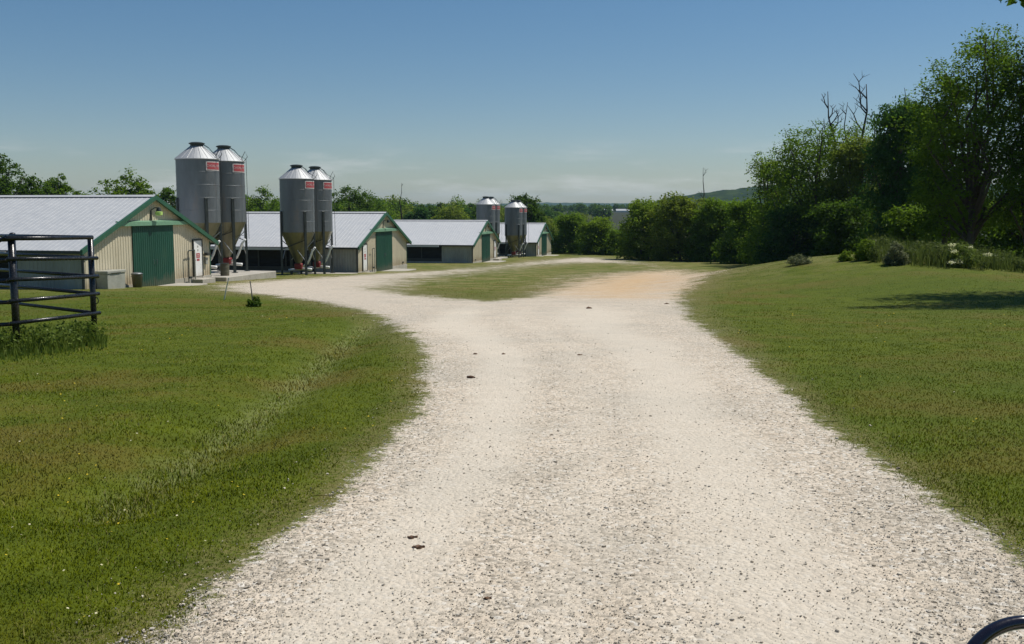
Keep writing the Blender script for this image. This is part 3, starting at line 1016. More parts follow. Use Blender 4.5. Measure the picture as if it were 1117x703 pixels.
    mb.tube([(.75 * x, .75 * y, 8.02), (1.0 * x, 1.0 * y, 7.72), (1.5 * x, 1.5 * y, 7.45), (1.55 * x, 1.55 * y, 2.2)], .015, 6)
    mb.tube([(1.2 * x, 1.2 * y, 7.5), (1.45 * x, 1.45 * y, 7.95), (1.6 * x, 1.6 * y, 7.6), (1.35 * x, 1.35 * y, 7.3), (1.2 * x, 1.2 * y, 7.5)], .02, 6)
    mb.build("lid_pull_rod", M['darkmetal'], root)
    return root


silo = feed_silo()
SILOS = [(-19.87, 64.4, -4.2, 1.05, "front left silo of the nearest pair, rising behind the nearest house's gable"),
         (-19.09, 67.6, -4.2, 1.04, "rear right silo of the nearest pair, standing behind a small dark barrel"),
         (-15.97, 75.5, -5.0, 1.0, "front left silo of the second pair, before the second house's curtain wall"),
         (-15.15, 78.3, -5.0, 1.0, "rear right silo of the second pair, just left of the second house's closed end wall"),
         (-3.5, 135.5, -6.6, 1.0, "front silo of the pair rising behind the third house's gable"),
         (-2.9, 138.5, -6.6, 1.0, "rear silo of the pair rising behind the third house's gable"),
         (.22, 143.5, -7.0, 1.0, "front silo of the farthest pair, before the farthest house"),
         (.88, 146.4, -7.0, 1.0, "rear silo of the farthest pair, against the farthest house's side")]
for i, (x, y, z, s, lab) in enumerate(SILOS):
    o = silo if i == 0 else copy_tree(silo)
    o.location = (x, y, z + CAM_Z); o.scale = (s, s, 1.0 if s > 1 else .985); o['label'] = lab


def slab(x, y, hx, hy, ztop, lab, cxo=0):
    o = MB().bbox(-hx + cxo, hx + cxo, -hy, hy, -.7, 0, .03).build("concrete_slab", M['concrete'])
    o.location = (x, y, ztop + CAM_Z); o.rotation_euler = (0, 0, R(-14))
    tag(o, lab, "concrete slab", "concrete slabs under the silo pairs")


slab(-19.5, 66.0, 2.3, 3.3, -4.2, "concrete slab under the nearest silo pair", .45)
slab(-15.56, 76.9, 2.2, 3.1, -5.0, "concrete slab under the second silo pair", .6)
slab(-3.2, 137, 1.9, 3.2, -6.6, "concrete slab under the silo pair behind the third house")
slab(.55, 144.9, 1.9, 3.2, -7.0, "concrete slab under the farthest silo pair")
root = thing("barrel", "dark open barrel standing on the slab under the nearest silo pair", "barrel", (-18.15, 63.7, -4.2 + CAM_Z))
MB().lathe([(.25, 0), (.27, .02), (.275, .25), (.285, .27), (.275, .29), (.275, .52), (.285, .54), (.275, .56), (.275, .76), (.26, .765), (.255, .70), (.1, .69)], 26).build("drum", M['can'], root)
MB().lathe([(.268, .755), (.292, .762), (.292, .785), (.268, .79)], 26).build("rim", M['darkmetal'], root)

# ------------------------------------------------------------------ black pipe fence
PR = (-6.88, 16.5); PL = (-7.43, 15.0)
zr = -.455 + CAM_Z; zl = -.435 + CAM_Z
root = thing("pipe_fence", "black steel pipe fence corner with five rails standing in tall weeds", "pipe fence", (PR[0], PR[1], Z(*PR)))
oz = Z(*PR)


def W(x, y, z): return (x - PR[0], y - PR[1], z - oz)


for (p, zt, r) in ((PR, zr, .046), (PL, zl, .050), ((-9.6, 14.6), zl - .03, .055), ((-9.16, 18.55), zr, .05), ((-11.6, 20.6), zr, .05)):
    zz = Z(*p)
    po = MB().tube([W(p[0], p[1], zz - .25), W(p[0], p[1], zt - .005)], r, 16).build("post", M['blackpaint'], root, True)
    MB().lathe([(r + .004, -.03), (r + .004, .004), (r * .6, .02), (.005, .025)], 16).build("post_cap", M['blackpaint'], po, True)
    po.children[0].location = W(p[0], p[1], zt)
LV = [260, 282.3, 304.8, 328.0, 352.0]; RV = [259, 281.5, 301.5, 320.5, 341.5]
for i in range(5):
    _, s1 = ray(14, LV[i]); _, s2 = ray(101, RV[i])
    a = (PL[0] + .02, PL[1] - .08, CAM_Z + s1 * PL[1]); b_ = (PR[0] + .06, PR[1] - .085, CAM_Z + s2 * PR[1])
    ext = np.array(b_) - np.array(a); ext /= np.linalg.norm(ext)
    b2 = np.array(b_) + ext * .10; a2 = np.array(a) - ext * .06
    if i == 0:
        b2 = np.array(b_) + ext * .01
    MB().tube([W(*a2), W(*((a2 + b2) / 2 + np.array([0, 0, -.004]))), W(*b2)], .030 if i else .034, 12).build("rail", M['blackpaint'], root, True)
    # rails that run on from the near post out of sight, and back from the corner
    zz = a[2]
    MB().tube([W(PL[0] - .03, PL[1] - .05, zz - .02), W(-9.6, 14.55, zz - .08)], .03, 12).build("rail", M['blackpaint'], root, True)
    zc = b_[2]
    MB().tube([W(PR[0] - .04, PR[1] + .04, zc), W(-9.16, 18.5, zc - .03), W(-11.6, 20.55, zc - .06)], .03, 12).build("rail", M['blackpaint'], root, True)
mb = MB()
th = np.linspace(0, 2 * math.pi, 15)
_, s = ray(104, 328)
cz = CAM_Z + s * 16.5
mb.tube([W(PR[0] + .06 + .03 * math.cos(t), PR[1] - .01, cz + .05 * math.sin(t)) for t in th], .008, 6)
mb.build("chain_ring", M['darkmetal'], root)
_, s = ray(14, 258)
MB().tube([W(PL[0] - .02, PL[1] - .06, CAM_Z + s * 15.0), W(PL[0] - .35, PL[1] - .1, CAM_Z + s * 15 - .17)], .03, 8).build("brace", M['blackpaint'], root)

# marker stakes on the lawn's far edge
for (u0, v0, u1, v1, lab, mt) in ((244, 327, 249.5, 304, "leaning pale white marker stake at the drive's edge", 'stake'),
                                  (276, 330, 273, 308, "leaning thin grey marker stake rising from a dark grass tuft", 'stakedark')):
    g = px2ground(u0, v0, terrain_z); a, s = ray(u1, v1)
    root = thing("marker_stake", lab, "marker stake", (g[0], g[1], Z(*g)), 0, "marker stakes at the bend of the drive")
    zt = CAM_Z + s * g[1] - Z(*g); xt = a * g[1] - g[0]
    MB().tube([(0, 0, -.1), (xt * .5, 0, zt * .5), (xt, 0, zt)], [.022, .020, .017], 8).build("rod", M[mt], root)
    MB().tube([(xt, 0, zt), (xt * 1.02, 0, zt + .03)], [.024, .02], 8).build("rod_cap", M[mt], root)


# ------------------------------------------------------------------ vegetation
def lobes_points(lobes, n, seed, shell=2.6, gap=.33, gs=1.0):
    g = np.random.default_rng(seed)
    L = np.asarray(lobes, float)
    wgt = (L[:, 3] * L[:, 4] + L[:, 3] * L[:, 5] + L[:, 4] * L[:, 5]); wgt /= wgt.sum()
    P = []; D = []
    got = 0
    size = L[:, 3:6].mean()
    while got < n:
        m = int((n - got) * 1.6) + 100
        i = g.choice(len(L), m, p=wgt)
        d = g.normal(size=(m, 3)); d /= np.linalg.norm(d, axis=1)[:, None]
        r = g.random(m) ** (1 / shell)
        r = r * (1 + .11 * g.normal(size=m))
        p = L[i, :3] + d * L[i, 3:6] * r[:, None]
        s = gs * 1.9 / max(size, .2)
        nz = (vnoise(p[:, 0] * s + p[:, 2] * s * .7, p[:, 1] * s - p[:, 2] * s * .9, seed + 3) * .6
              + vnoise(p[:, 0] * s * 2.3 - p[:, 2] * s, p[:, 2] * s * 2.1 + p[:, 1] * s * .6, seed + 5) * .4)
        kk = nz > gap
        P.append(p[kk]); D.append(d[kk]); got += kk.sum()
    return np.concatenate(P)[:n], np.concatenate(D)[:n]


def leaf_mesh(name, lobes, n, size, mat, parent, seed, gap=.33, droop=0.0, shell=2.6, gs=1.0, clump=None):
    g = np.random.default_rng(seed + 99)
    ctint = None
    if clump:
        per, cr = clump
        nc = max(8, n // per)
        PC, DC = lobes_points(lobes, nc, seed, shell, gap, gs)
        i = g.integers(0, nc, n)
        rs = cr * (.5 + .9 * g.random(nc))[i][:, None]
        off = g.normal(size=(n, 3)) * np.array([.62, .62, .34])
        P = PC[i] + off * rs
        P[:, 2] -= .18 * rs[:, 0] * (off[:, 0] ** 2 + off[:, 1] ** 2)
        D = DC[i] * .4 + np.array([0, 0, .35]); ctint = g.random(nc)[i]
    else:
        P, D = lobes_points(lobes, n, seed, shell, gap, gs)
    nrm = D * .7 + g.normal(size=(n, 3)) * .75 + np.array([0, 0, .85]); nrm /= np.linalg.norm(nrm, axis=1)[:, None]
    t = np.cross(nrm, g.normal(size=(n, 3))); t[:, 2] -= droop; t /= np.linalg.norm(t, axis=1)[:, None] + 1e-9
    bt = np.cross(nrm, t); bt /= np.linalg.norm(bt, axis=1)[:, None] + 1e-9
    s = size * (.55 + .9 * g.random(n))[:, None]
    bend = nrm * s * (g.random((n, 1)) - .5) * .5
    V = np.stack([P - t * s * .6, P + bt * s * .33 + bend * .4, P + t * s * .6 + bend, P - bt * s * .33 + bend * .4], 1).reshape(-1, 3)
    F = np.arange(n * 4).reshape(n, 4)
    sc_ = 2.2 / (np.asarray(lobes)[:, 3:6].mean() + .1)
    cl = vnoise(P[:, 0] * sc_ + P[:, 2] * .9 * sc_, P[:, 1] * sc_ + P[:, 2] * .5 * sc_, seed + 11)
    tint = np.clip(.5 * cl + .55 * g.random(n) * .9 + .05, 0, 1)
    if ctint is not None: tint = np.clip(tint * .6 + .42 * ctint, 0, 1)
    return fast_mesh(name, V, F, M[mat], parent, dict(tint=np.repeat(tint, 4)))


def crown_lobes(seed, H, Wd, base, n, shape='round', depth=1.0):
    g = np.random.default_rng(seed)
    L = []
    hb = H * base
    for i in range(n):
        f = (i + .5) / n
        z = hb + (H - hb) * (.08 + .80 * f)
        if shape == 'round': env = math.sin(math.pi * min(.97, .16 + .80 * f)) ** .6
        elif shape == 'dome': env = (1 - min(.96, f * .98) ** 2.4) ** .5
        elif shape == 'cone': env = 1.05 - .75 * f
        elif shape == 'top': env = .45 + .75 * math.sin(math.pi * (.15 + .7 * f))
        else: env = 1.0 - .45 * f ** 2
        a = i * 2.399 + g.random() * .9
        rr = Wd / 2 * env
        off = rr * (.35 + .35 * g.random()) if f < .9 else rr * .2 * g.random()
        s = rr * (.42 + .22 * g.random()); s = max(s, Wd * .11)
        L.append((math.cos(a) * off, math.sin(a) * off * depth, z, s, s * depth, min(s, (H - hb) * .28) * (.75 + .3 * g.random())))
    if shape == 'dome':
        for i in range(6):
            a = i * 1.047 + g.random() * .5; o_ = Wd * (.17 + .08 * g.random()); q = Wd * (.15 + .06 * g.random())
            L.append((math.cos(a) * o_, math.sin(a) * o_ * depth, hb + (H - hb) * (.70 + .14 * g.random()), q, q, min(q, (H - hb) * .2)))
    if base < .05:
        for i in range(5):
            a = i * 1.257 + g.random() * .6; q = Wd * (.16 + .06 * g.random())
            L.append((math.cos(a) * Wd * .28, math.sin(a) * Wd * .28 * depth, q * .55, q, q, q * .7))
    return L


def limbs(lobes, H, r, seed, trunk_h):
    g = np.random.default_rng(seed + 5)
    mb = MB()
    lean = g.normal(size=2) * .03 * H
    tp = [(0, 0, -.3), (lean[0] * .3, lean[1] * .3, trunk_h * .5), (lean[0], lean[1], trunk_h), (lean[0] * 1.3, lean[1] * 1.3, H * .8)]
    mb.tube(tp, [r * 1.25, r, r * .8, r * .2], 9)
    for (x, y, z, a, b_, c) in lobes:
        z0 = trunk_h * (.75 + .25 * g.random()) + max(0, (z - trunk_h) * .25)
        p0 = np.array([lean[0], lean[1], min(z0, z - .1)]); p2 = np.array([x, y, z])
        p1 = (p0 + p2) / 2 + g.normal(size=3) * .06 * H * np.array([1, 1, .3]) + np.array([0, 0, .04 * H])
        mb.tube([p0, p1, p2, p2 + np.array([x * .3, y * .3, c * .7])], [r * .5, r * .32, r * .17, r * .05], 6)
    return mb


def tree(name, u, d, top_v, wpx, label, mat='leaf_mid', nleaf=6000, leaf=.25, base=.15, nl=9, shape='round', seed=1, gap=.33, group=None, depth=1.0, trunk_r=None, droop=0, gs=1.0, shell=2.6, cat='tree', zoff=0):
    a, _ = ray(u, 300); x = a * d; z0 = Z(x, d) - .05 + zoff
    _, st = ray(u, top_v); H = CAM_Z + st * d - z0
    Wd = wpx / F_PX * d
    root = thing(name, label, cat, (x, d, z0), 0, group)
    L = crown_lobes(seed, H, Wd, base, nl, shape, depth)
    # scale the lobes so that they top out at the wanted height
    zt = max(l[2] + l[5] for l in L)
    L = [(l[0], l[1], l[2] * H / zt, l[3], l[4], l[5]) for l in L]
    limbs(L, H, trunk_r or (.018 * H + .03), seed, max(.15, H * max(base, .12) * 1.1)).build("trunk", M['bark'], root, True)
    leaf_mesh("crown", L, nleaf, leaf, mat, root, seed, gap, droop, shell, gs, (46, .045 * Wd + .30))
    return root


G_L = "trees standing behind the poultry houses"
for i, (u, d, tv, w, mat, nl_, sh, lab) in enumerate([
        (6, 150, 166, 66, 'leaf_dark', 10, 'round', "tall dark tree at the far left above the nearest house's roof"),
        (42, 155, 189, 38, 'leaf_dark', 8, 'round', "low dark tree beside the tall tree at the far left"),
        (68, 160, 188, 34, 'leaf_mid', 8, 'round', "pale feathery tree between the far left trees and the roof peak"),
        (90, 190, 207, 30, 'leaf_mid', 7, 'round', "low strip of treetop just above the nearest roof's ridge"),
        (143, 150, 187, 48, 'leaf_mid', 9, 'top', "round tree rising above the nearest house's roof peak"),
        (184, 165, 203, 40, 'leaf_dark', 9, 'round', "dark tree between the nearest roof peak and the first silo"),
        (288, 200, 204, 40, 'leaf_mid', 9, 'round', "tree seen between the two nearest silo pairs"),
        (384, 210, 201, 46, 'leaf_dark', 10, 'top', "ragged topped tree just right of the second silo pair"),
        (572, 190, 210, 26, 'leaf_dark', 8, 'top', "thin dark tree rising behind the farthest silo pair")]):
    tree("broadleaf_tree", u, d, tv, w * 1.35, lab, mat, 13000, .34, .10, nl_ + 3, sh, 40 + i, .32, G_L)

# wooded belt behind the houses: a few kinds, copied
PRO = []
for k in range(6):
    root = thing("woodland_tree", "", "tree", (0, 0, 0), 0, "trees of the wooded belt")
    L = crown_lobes(200 + k, 13, 10 + 2 * (k % 3), .1, 9, ('round', 'top', 'wide')[k % 3])
    limbs(L, 13, .25, 200 + k, 2.2).build("trunk", M['bark'], root, True)
    leaf_mesh("crown", L, 4500, .55, ('leaf_dark', 'leaf_olive', 'leaf_mid', 'leaf_deep', 'leaf_mid', 'leaf_dark')[k], root, 200 + k, .34)
    PRO.append(root)
belt = []
g = np.random.default_rng(5)
# (u, depth, top pixel row)
for u in np.arange(250, 700, 15.0):
    d = 250 + 60 * g.random()
    tv = np.interp(u, [250, 300, 400, 450, 500, 540, 580, 620, 660, 700], [216, 218, 217, 219, 218, 221, 229, 238, 244, 242]) + g.normal() * 2.0
    belt.append((u + g.normal() * 3, d, tv + 4))
for u in np.arange(258, 640, 17.0):
    d = 360 + 80 * g.random()
    tv = np.interp(u, [250, 300, 400, 425, 460, 490, 520, 560, 600, 640], [219, 219, 215, 215, 220, 216, 220, 226, 231, 233]) + g.normal() * 1.5
    belt.append((u + g.normal() * 3, d, tv))
for i, (u, d, tv) in enumerate(belt):
    p = PRO[i] if i < 6 else copy_tree(PRO[int(g.integers(6))])
    a, _ = ray(u, 300); x = a * d; z0 = Z(x, d) - .2
    _, st = ray(u, tv); H = CAM_Z + st * d - z0
    s = H / 13.0
    p.location = (x, d, z0); p.rotation_euler = (0, 0, g.random() * 6.28); p.scale = (s * (.9 + .5 * g.random()), s * (.9 + .5 * g.random()), s)
    p['label'] = "leafy tree in the wooded belt behind the silver roofs"
    p['group'] = "trees of the wooded belt"

# bushes at the end of the row and along the right
G_R = "trees and tall bushes along the right of the lot"
LIST = [
    ("bush", 622, 170, 232, 48, 'leaf_mid', .02, 9, 'dome', "green bush just right of the farthest poultry house"),
    ("bush", 650, 162, 236, 48, 'leaf_light', .02, 9, 'dome', "second bush right of the farthest poultry house, below the far field"),
    ("bush", 678, 158, 249, 36, 'leaf_mid', .02, 8, 'dome', "low green bush below the far grey field"),
    ("bushy_tree", 706, 134, 216, 66, 'leaf_light', .02, 13, 'dome', "bushy tree left of the dead thin snag, next to the far field"),
    ("bushy_tree", 742, 128, 209, 78, 'leaf_olive', .02, 14, 'dome', "light green bushy tree with sprigs on top, in front of the right hill's foot"),
    ("bushy_tree", 780, 124, 214, 70, 'leaf_mid', .02, 13, 'dome', "bushy tree at the dead thin snag's foot"),
    ("bushy_tree", 814, 114, 218, 60, 'leaf_mid', .02, 11, 'dome', "low bushy tree at the left foot of the big domed tree"),
    ("bushy_tree", 842, 106, 168, 70, 'leaf_light', .03, 13, 'dome', "light green tree leaning on the left side of the big domed tree"),
    ("broadleaf_tree", 888, 98, 129, 150, 'leaf_mid', .03, 22, 'dome', "big round domed tree with bare dead branches sticking out above it"),
    ("broadleaf_tree", 938, 93, 142, 96, 'leaf_olive', .04, 14, 'dome', "tree filling the gap right of the dead branches"),
    ("broadleaf_tree", 982, 80, 106, 100, 'leaf_deep', .05, 16, 'dome', "drooping tree between the dead branches and the tallest tree"),
    ("bushy_tree", 862, 96, 222, 78, 'leaf_deep', .02, 10, 'dome', "dark understorey bush before the big domed tree"),
    ("bushy_tree", 915, 88, 216, 80, 'leaf_dark', .02, 10, 'dome', "dark understorey bush left of the small pale shrubs"),
    ("bushy_tree", 1000, 74, 222, 80, 'leaf_mid', .02, 10, 'dome', "green undergrowth bush behind the grey shrub"),
    ("bushy_tree", 1050, 78, 205, 100, 'leaf_dark', .02, 10, 'dome', "dark undergrowth behind the tallest tree's trunk"),
    ("bushy_tree", 1108, 74, 212, 80, 'leaf_light', .02, 10, 'dome', "light green undergrowth at the right edge of the frame"),
]
for i, (nm, u, d, tv, w, mat, base, nl_, sh, lab) in enumerate(LIST):
    big = nm == "broadleaf_tree"
    tree(nm, u, d, tv, w, lab, mat, 46000 if big else 22000, .19 if d < 110 else .25, base, nl_, sh, 300 + i * 7, .27, G_R,
         droop=.6 if u == 982 else 0, cat='bush' if nm == 'bush' else 'tree', shell=2.2)

# the tall tree at the right, open crown with visible limbs
tree("broadleaf_tree", 1062, 62, 24, 122, "tallest tree at the right with an open crown and bare lower trunk", 'leaf_mid', 38000, .15, .14, 24, 'top', 777, .39, G_R, trunk_r=.24, gs=1.5, shell=2.4)
tree("broadleaf_tree", 1128, 60, 22, 110, "tall tree cut by the right edge of the frame", 'leaf_dark', 26000, .15, .18, 18, 'top', 791, .41, G_R, trunk_r=.2, gs=1.5, shell=2.4)
tree("broadleaf_tree", 1028, 66, 80, 80, "shorter dark tree leaning against the tallest tree's left", 'leaf_dark', 18000, .16, .12, 12, 'round', 797, .38, G_R, trunk_r=.16, shell=2.3)
# tree outside the frame whose shade and one twig reach in
def offside_tree():
    x, y = 21.9, 31.6; z0 = Z(x, y)
    root = thing("broadleaf_tree", "tree just beyond the right edge, one leafy twig tip in the top right corner", "tree", (x, y, z0), 0, G_R)
    L = [(0, 0, 9.6, 2.6, 2.6, 2.0), (1.3, .8, 10.6, 2.4, 2.4, 1.8), (-1.7, -.6, 11.9, 2.6, 2.4, 1.7), (-.4, 1.8, 11.4, 2.6, 2.4, 1.8), (.8, -1.5, 10.8, 2.4, 2.4, 1.7), (.2, .2, 13.4, 2.2, 2.2, 1.4),
         (-6.9, -1.0, 9.1, .9, .7, .25), (1.5, -2.6, 11.0, 2.2, 2.2, 1.6), (-1.9, 2.6, 12.4, 2.2, 2.0, 1.4), (-3.4, -.8, 12.2, 1.8, 1.6, 1.0)]
    limbs(L, 13.5, .22, 71, 6.2).build("trunk", M['bark'], root, True)
    leaf_mesh("crown", L, 20000, .17, 'leaf_dark', root, 71, .30)
offside_tree()


# dead branches above the big round tree, and the lone snag
def snag(u, d, v_top, v_base, label, spread, seed, nb=4, r=.09, lean_px=0):
    g = np.random.default_rng(seed)
    a, st = ray(u + lean_px, v_top); a0, _ = ray(u, v_base)
    x0 = a0 * d; z0 = Z(x0, d)
    H = CAM_Z + st * d - z0; xt = (a - a0) * d
    root = thing("dead_tree", label, "dead tree", (x0, d, z0), 0, "bare dead trees")
    pts = [];
    for k in range(8):
        f = k / 7
        pts.append((xt * f ** 1.5 + g.normal() * .22 * (0 < k < 7), g.normal() * .1, -.2 + (H + .2) * f))
    MB().tube(pts, np.linspace(r * 2.2, r * .22, 8), 7).build("trunk", M['deadwood'], root, True)
    for b_ in range(nb):
        f = .62 + .34 * (b_ + g.random()) / nb
        i = int(f * 7); p0 = np.array(pts[i]) * (1 - (f * 7 - i)) + np.array(pts[min(7, i + 1)]) * (f * 7 - i)
        s = 1 if g.random() < .5 else -1
        L = spread * (.35 + 1.0 * g.random()) * (1.15 - f * .6)
        q = [p0, p0 + np.array([s * L * .35, g.normal() * .2, L * .45]), p0 + np.array([s * L * .5, g.normal() * .3, L]), p0 + np.array([s * L * (.6 + .4 * g.random()), g.normal() * .3, L * 1.45])]
        mb = MB().tube(q, [r * .5, r * .4, r * .28, r * .12], 6)
        for t in range(2):
            p = q[1 + t]; w = np.array([-s * L * .25 if t else s * L * .45, g.normal() * .2, L * .4])
            mb.tube([p, p + w * .6, p + w], [r * .25, r * .16, r * .08], 5)
            for _ in range(2):
                w2 = np.array([g.normal() * L * .25, g.normal() * L * .12, L * (.2 + .2 * g.random())])
                mb.tube([p + w * .6, p + w * .6 + w2 * .5, p + w * .6 + w2], [r * .13, r * .10, r * .05], 4)
        mb.build("branch", M['deadwood'], root, True)


snag(768, 131, 183, 285, "lone thin dead snag sticking up above the light green bushes", .9, 3, 2, .085, -1)
snag(905, 99, 100, 288, "forked bare dead branches, leftmost cluster above the big dark tree", 2.4, 14, 6, .14, -2)
snag(921, 100, 112, 288, "short bare dead branch between the two taller dead ones", 1.2, 5, 3, .11, 3)
snag(931, 97, 92, 288, "tallest bare dead trunk above the big dark tree", 2.0, 26, 6, .16, 14)
snag(950, 97, 122, 288, "low bare dead branch right of the tallest dead trunk", 1.3, 7, 3, .12, 4)
snag(993, 80, 96, 288, "bare dead branch poking out left of the tallest tree's crown", 1.4, 8, 3, .09, -6)
snag(438, 240, 200, 250, "thin dead pole-like snag above the wooded belt, right of the second house's peak", 1.2, 9, 2, .13, 0)


def shrub(name, u, v, h_px, w_px, mat, lab, cat, n=1400, leaf=.09, seed=1, group=None, flowers=0):
    gpt = px2ground(u, v, terrain_z, 120)
    x, y = gpt if gpt is not None else px2ground(u, v + 3, terrain_z, 150); z0 = Z(x, y)
    H = h_px / F_PX * y; Wd = w_px / F_PX * y
    root = thing(name, lab, cat, (x, y, z0), 0, group)
    L = crown_lobes(seed, H, Wd, .02, 7, 'wide')
    mb = MB(); g = np.random.default_rng(seed)
    for l in L: mb.tube([(g.normal() * .05, g.normal() * .05, -.05), (l[0] * .5, l[1] * .5, l[2] * .6), (l[0], l[1], l[2] + l[5] * .5)], [.02, .014, .006], 5)
    mb.build("stem", M['bark'], root)
    leaf_mesh("foliage", L, n, leaf, mat, root, seed, .28)
    if flowers:
        P = np.array(L)[:, :3] + np.array(L)[:, 3:6] * np.array([0, -.6, .75])
        fl = []
        for q in range(flowers):
            c = P[q % len(P)] + g.normal(size=3) * np.array([Wd * .25, .2, H * .12])
            fl.append((c[0], c[1], c[2], .16, .16, .07))
        for q, one in enumerate(fl): leaf_mesh("flower_head", [one], 45, .07, 'flower', root, seed + 1 + q, .1)
    return root


shrub("shrub", 943, 284, 24, 26, 'leaf_light', "small yellow-green shrub on the mound's crest", "shrub", 3200, .07, 901, "shrubs on the mound's crest")
shrub("shrub", 976, 289, 26, 28, 'leaf_grey', "small grey-green shrub right of the yellow-green one on the mound", "shrub", 3200, .065, 902, "shrubs on the mound's crest")
shrub("shrub", 922, 285, 12, 18, 'leaf_light', "lowest little bush at the left end of the mound's crest", "shrub", 1500, .065, 903, "shrubs on the mound's crest")
shrub("shrub", 872, 289, 11, 30, 'leaf_grey', "low pale tuft at the dark trees' foot, left of the mound", "shrub", 1600, .07, 904, "shrubs on the mound's crest")
shrub("flowering_bush", 1046, 291, 24, 44, 'weed', "flowering bush with creamy white blossoms in the weeds below the tallest tree", "flowering bush", 2200, .09, 905, None, 14)
shrub("grass_tuft", 277, 335, 11, 18, 'leaf_dark', "dark green grass tuft round the foot of the grey marker stake", "grass tuft", 900, .07, 906)

# tall weeds: under the pipe fence, and the band on the right below the trees
def weeds(name, x, y, hmin, hmax, w, lab, n_leaf, lean=.5, seed=3, strawp=.12, mat='weed'):
    n = len(x)
    h = hmin + (hmax - hmin) * rng.random(n) ** 1.6
    st = (rng.random(n) < strawp) * (.3 + .6 * rng.random(n))
    o = blades(name, x, y, h, np.full(n, w), lab, "weeds", st, lean, mat)
    return o


n = 6500
t = -1.6 + 2.75 * rng.random(n)
wx = PL[0] + (PR[0] - PL[0]) * t + .50 * rng.normal(size=n); wy = PL[1] + (PR[1] - PL[1]) * t + .50 * rng.normal(size=n)
wx -= np.where(rng.random(n) < .45, rng.random(n) * 1.6, 0)
kk = (wx / wy < -.405)
wx, wy = wx[kk], wy[kk]
sdf_ = seg_dist(wx, wy, [(-9.5, 15.2), PL, PR, (-9.0, 18.0)], False) + np.clip((wx / wy + .43) * 14, 0, 1)
prof_ = np.exp(-(sdf_ / .62) ** 2)
weeds("tall_weeds", wx, wy, .05 + .02 * prof_, .09 + .36 * prof_ * (.5 + .7 * vnoise(wx * 2.2, wy * 2.2, 61)), .008, "tall green weeds growing under the black pipe fence", 0, .6, strawp=.12)
ok_ = prof_ > .45
wx, wy = wx[ok_], wy[ok_]
fl = []
for k in range(120):
    i = int(rng.integers(len(wx))); zz = Z(wx[i], wy[i]); fl.append((wx[i], wy[i], zz + .08 + .24 * rng.random(), .14, .14, .12))
o = leaf_mesh("broadleaf_weeds", fl, 3600, .05, 'weed', None, 55, .1)
tag(o, "leafy broad weeds mixed into the tall weeds at the pipe fence", "weeds", kind='stuff')
WL = np.array([q for q in (px2ground(u_, v_, terrain_z, 120) for u_, v_ in ((965, 289), (985, 291), (1046, 296.5), (1085, 299), (1117, 301), (1160, 303))) if q is not None])
WL = WL[np.argsort(WL[:, 0])]
n = 46000
wx = 15.5 + rng.random(n) * 22; wy = 40 + rng.random(n) * 18
kk = (wy > np.interp(wx, WL[:, 0], WL[:, 1]) + .4 * np.sin(wx * .9) + 1.2 * rng.random(n)) & (wx / wy > .355)
kk &= rng.random(n) < .25 + .75 * vnoise(wx * .8, wy * .8, 71)
wx, wy = wx[kk], wy[kk]
weeds("tall_grass_band", wx, wy, .20, .45 + 1.0 * vnoise(wx * .7, wy * .7, 73) ** 1.3, .016, "tall unmown grass along the foot of the right hand trees", 0, .8, strawp=.1, mat='weed_dark')
ww = []
for k in range(160):
    i = int(rng.integers(len(wx))); ww.append((wx[i], wy[i], Z(wx[i], wy[i]) + .2 + .5 * rng.random(), .35, .35, .28))
o = leaf_mesh("broadleaf_weeds", ww, 16000, .10, 'weed_dark', None, 57, .1)
tag(o, "leafy broad weeds in the unmown strip under the right hand trees", "weeds", kind='stuff')
# dandelion-like yellow and white flower dots in the lawn
x, y = sample_view(700, 3.6, 26, 1.3, -.58, .58)
kk = (gravel_value(x, y) < -1.0) & (vnoise(x * .8, y * .8, 44) > .5)
x, y = x[kk], y[kk]
fl = np.stack([x, y, terrain_z(x, y) + .03], 1)
V = []; s = .0045 + .0005 * y
ang = rng.random(len(x)) * 6.28
dx = np.stack([np.cos(ang) * s, np.sin(ang) * s, .3 * s], 1); dy = np.stack([-np.sin(ang) * s, np.cos(ang) * s, .3 * s], 1)
V = np.stack([fl - dx, fl - dy, fl + dx, fl + dy], 1).reshape(-1, 3)
M['yellow'] = tint_mat("clover_petals", (.55, .42, .03), (.62, .58, .38))
o = fast_mesh("lawn_flowers", V, np.arange(len(x) * 4).reshape(-1, 4), M['yellow'], attrs=dict(tint=np.repeat((rng.random(len(x)) < .25) * 1.0, 4)))
tag(o, "tiny yellow and white flowers dotted through the lawn", "flowers", kind='stuff')

# ------------------------------------------------------------------ far country
def far_forest():
    g = np.random.default_rng(77)
    P = []
    for k in range(900):
        d = 520 * (2.6 ** g.random()) if g.random() < .7 else 900 + 700 * g.random()
        u = 120 + g.random() * 1000
        if 652 + 14 * g.random() < u < 700 - 14 * g.random() and d < 905: continue
        a, _ = ray(u, 300); x = a * d
        hh = 4.5 + 4 * g.random()
        P.append((x, d, Z(x, d) + hh * .5, hh * .55, hh * .55, hh * .55))
    return P


fo = leaf_mesh("distant_woods", far_forest(), 130000, 1.7, 'leaf_dark', None, 78, .15)
tag(fo, "far woods fading along the valley floor", "woods", kind='stuff')


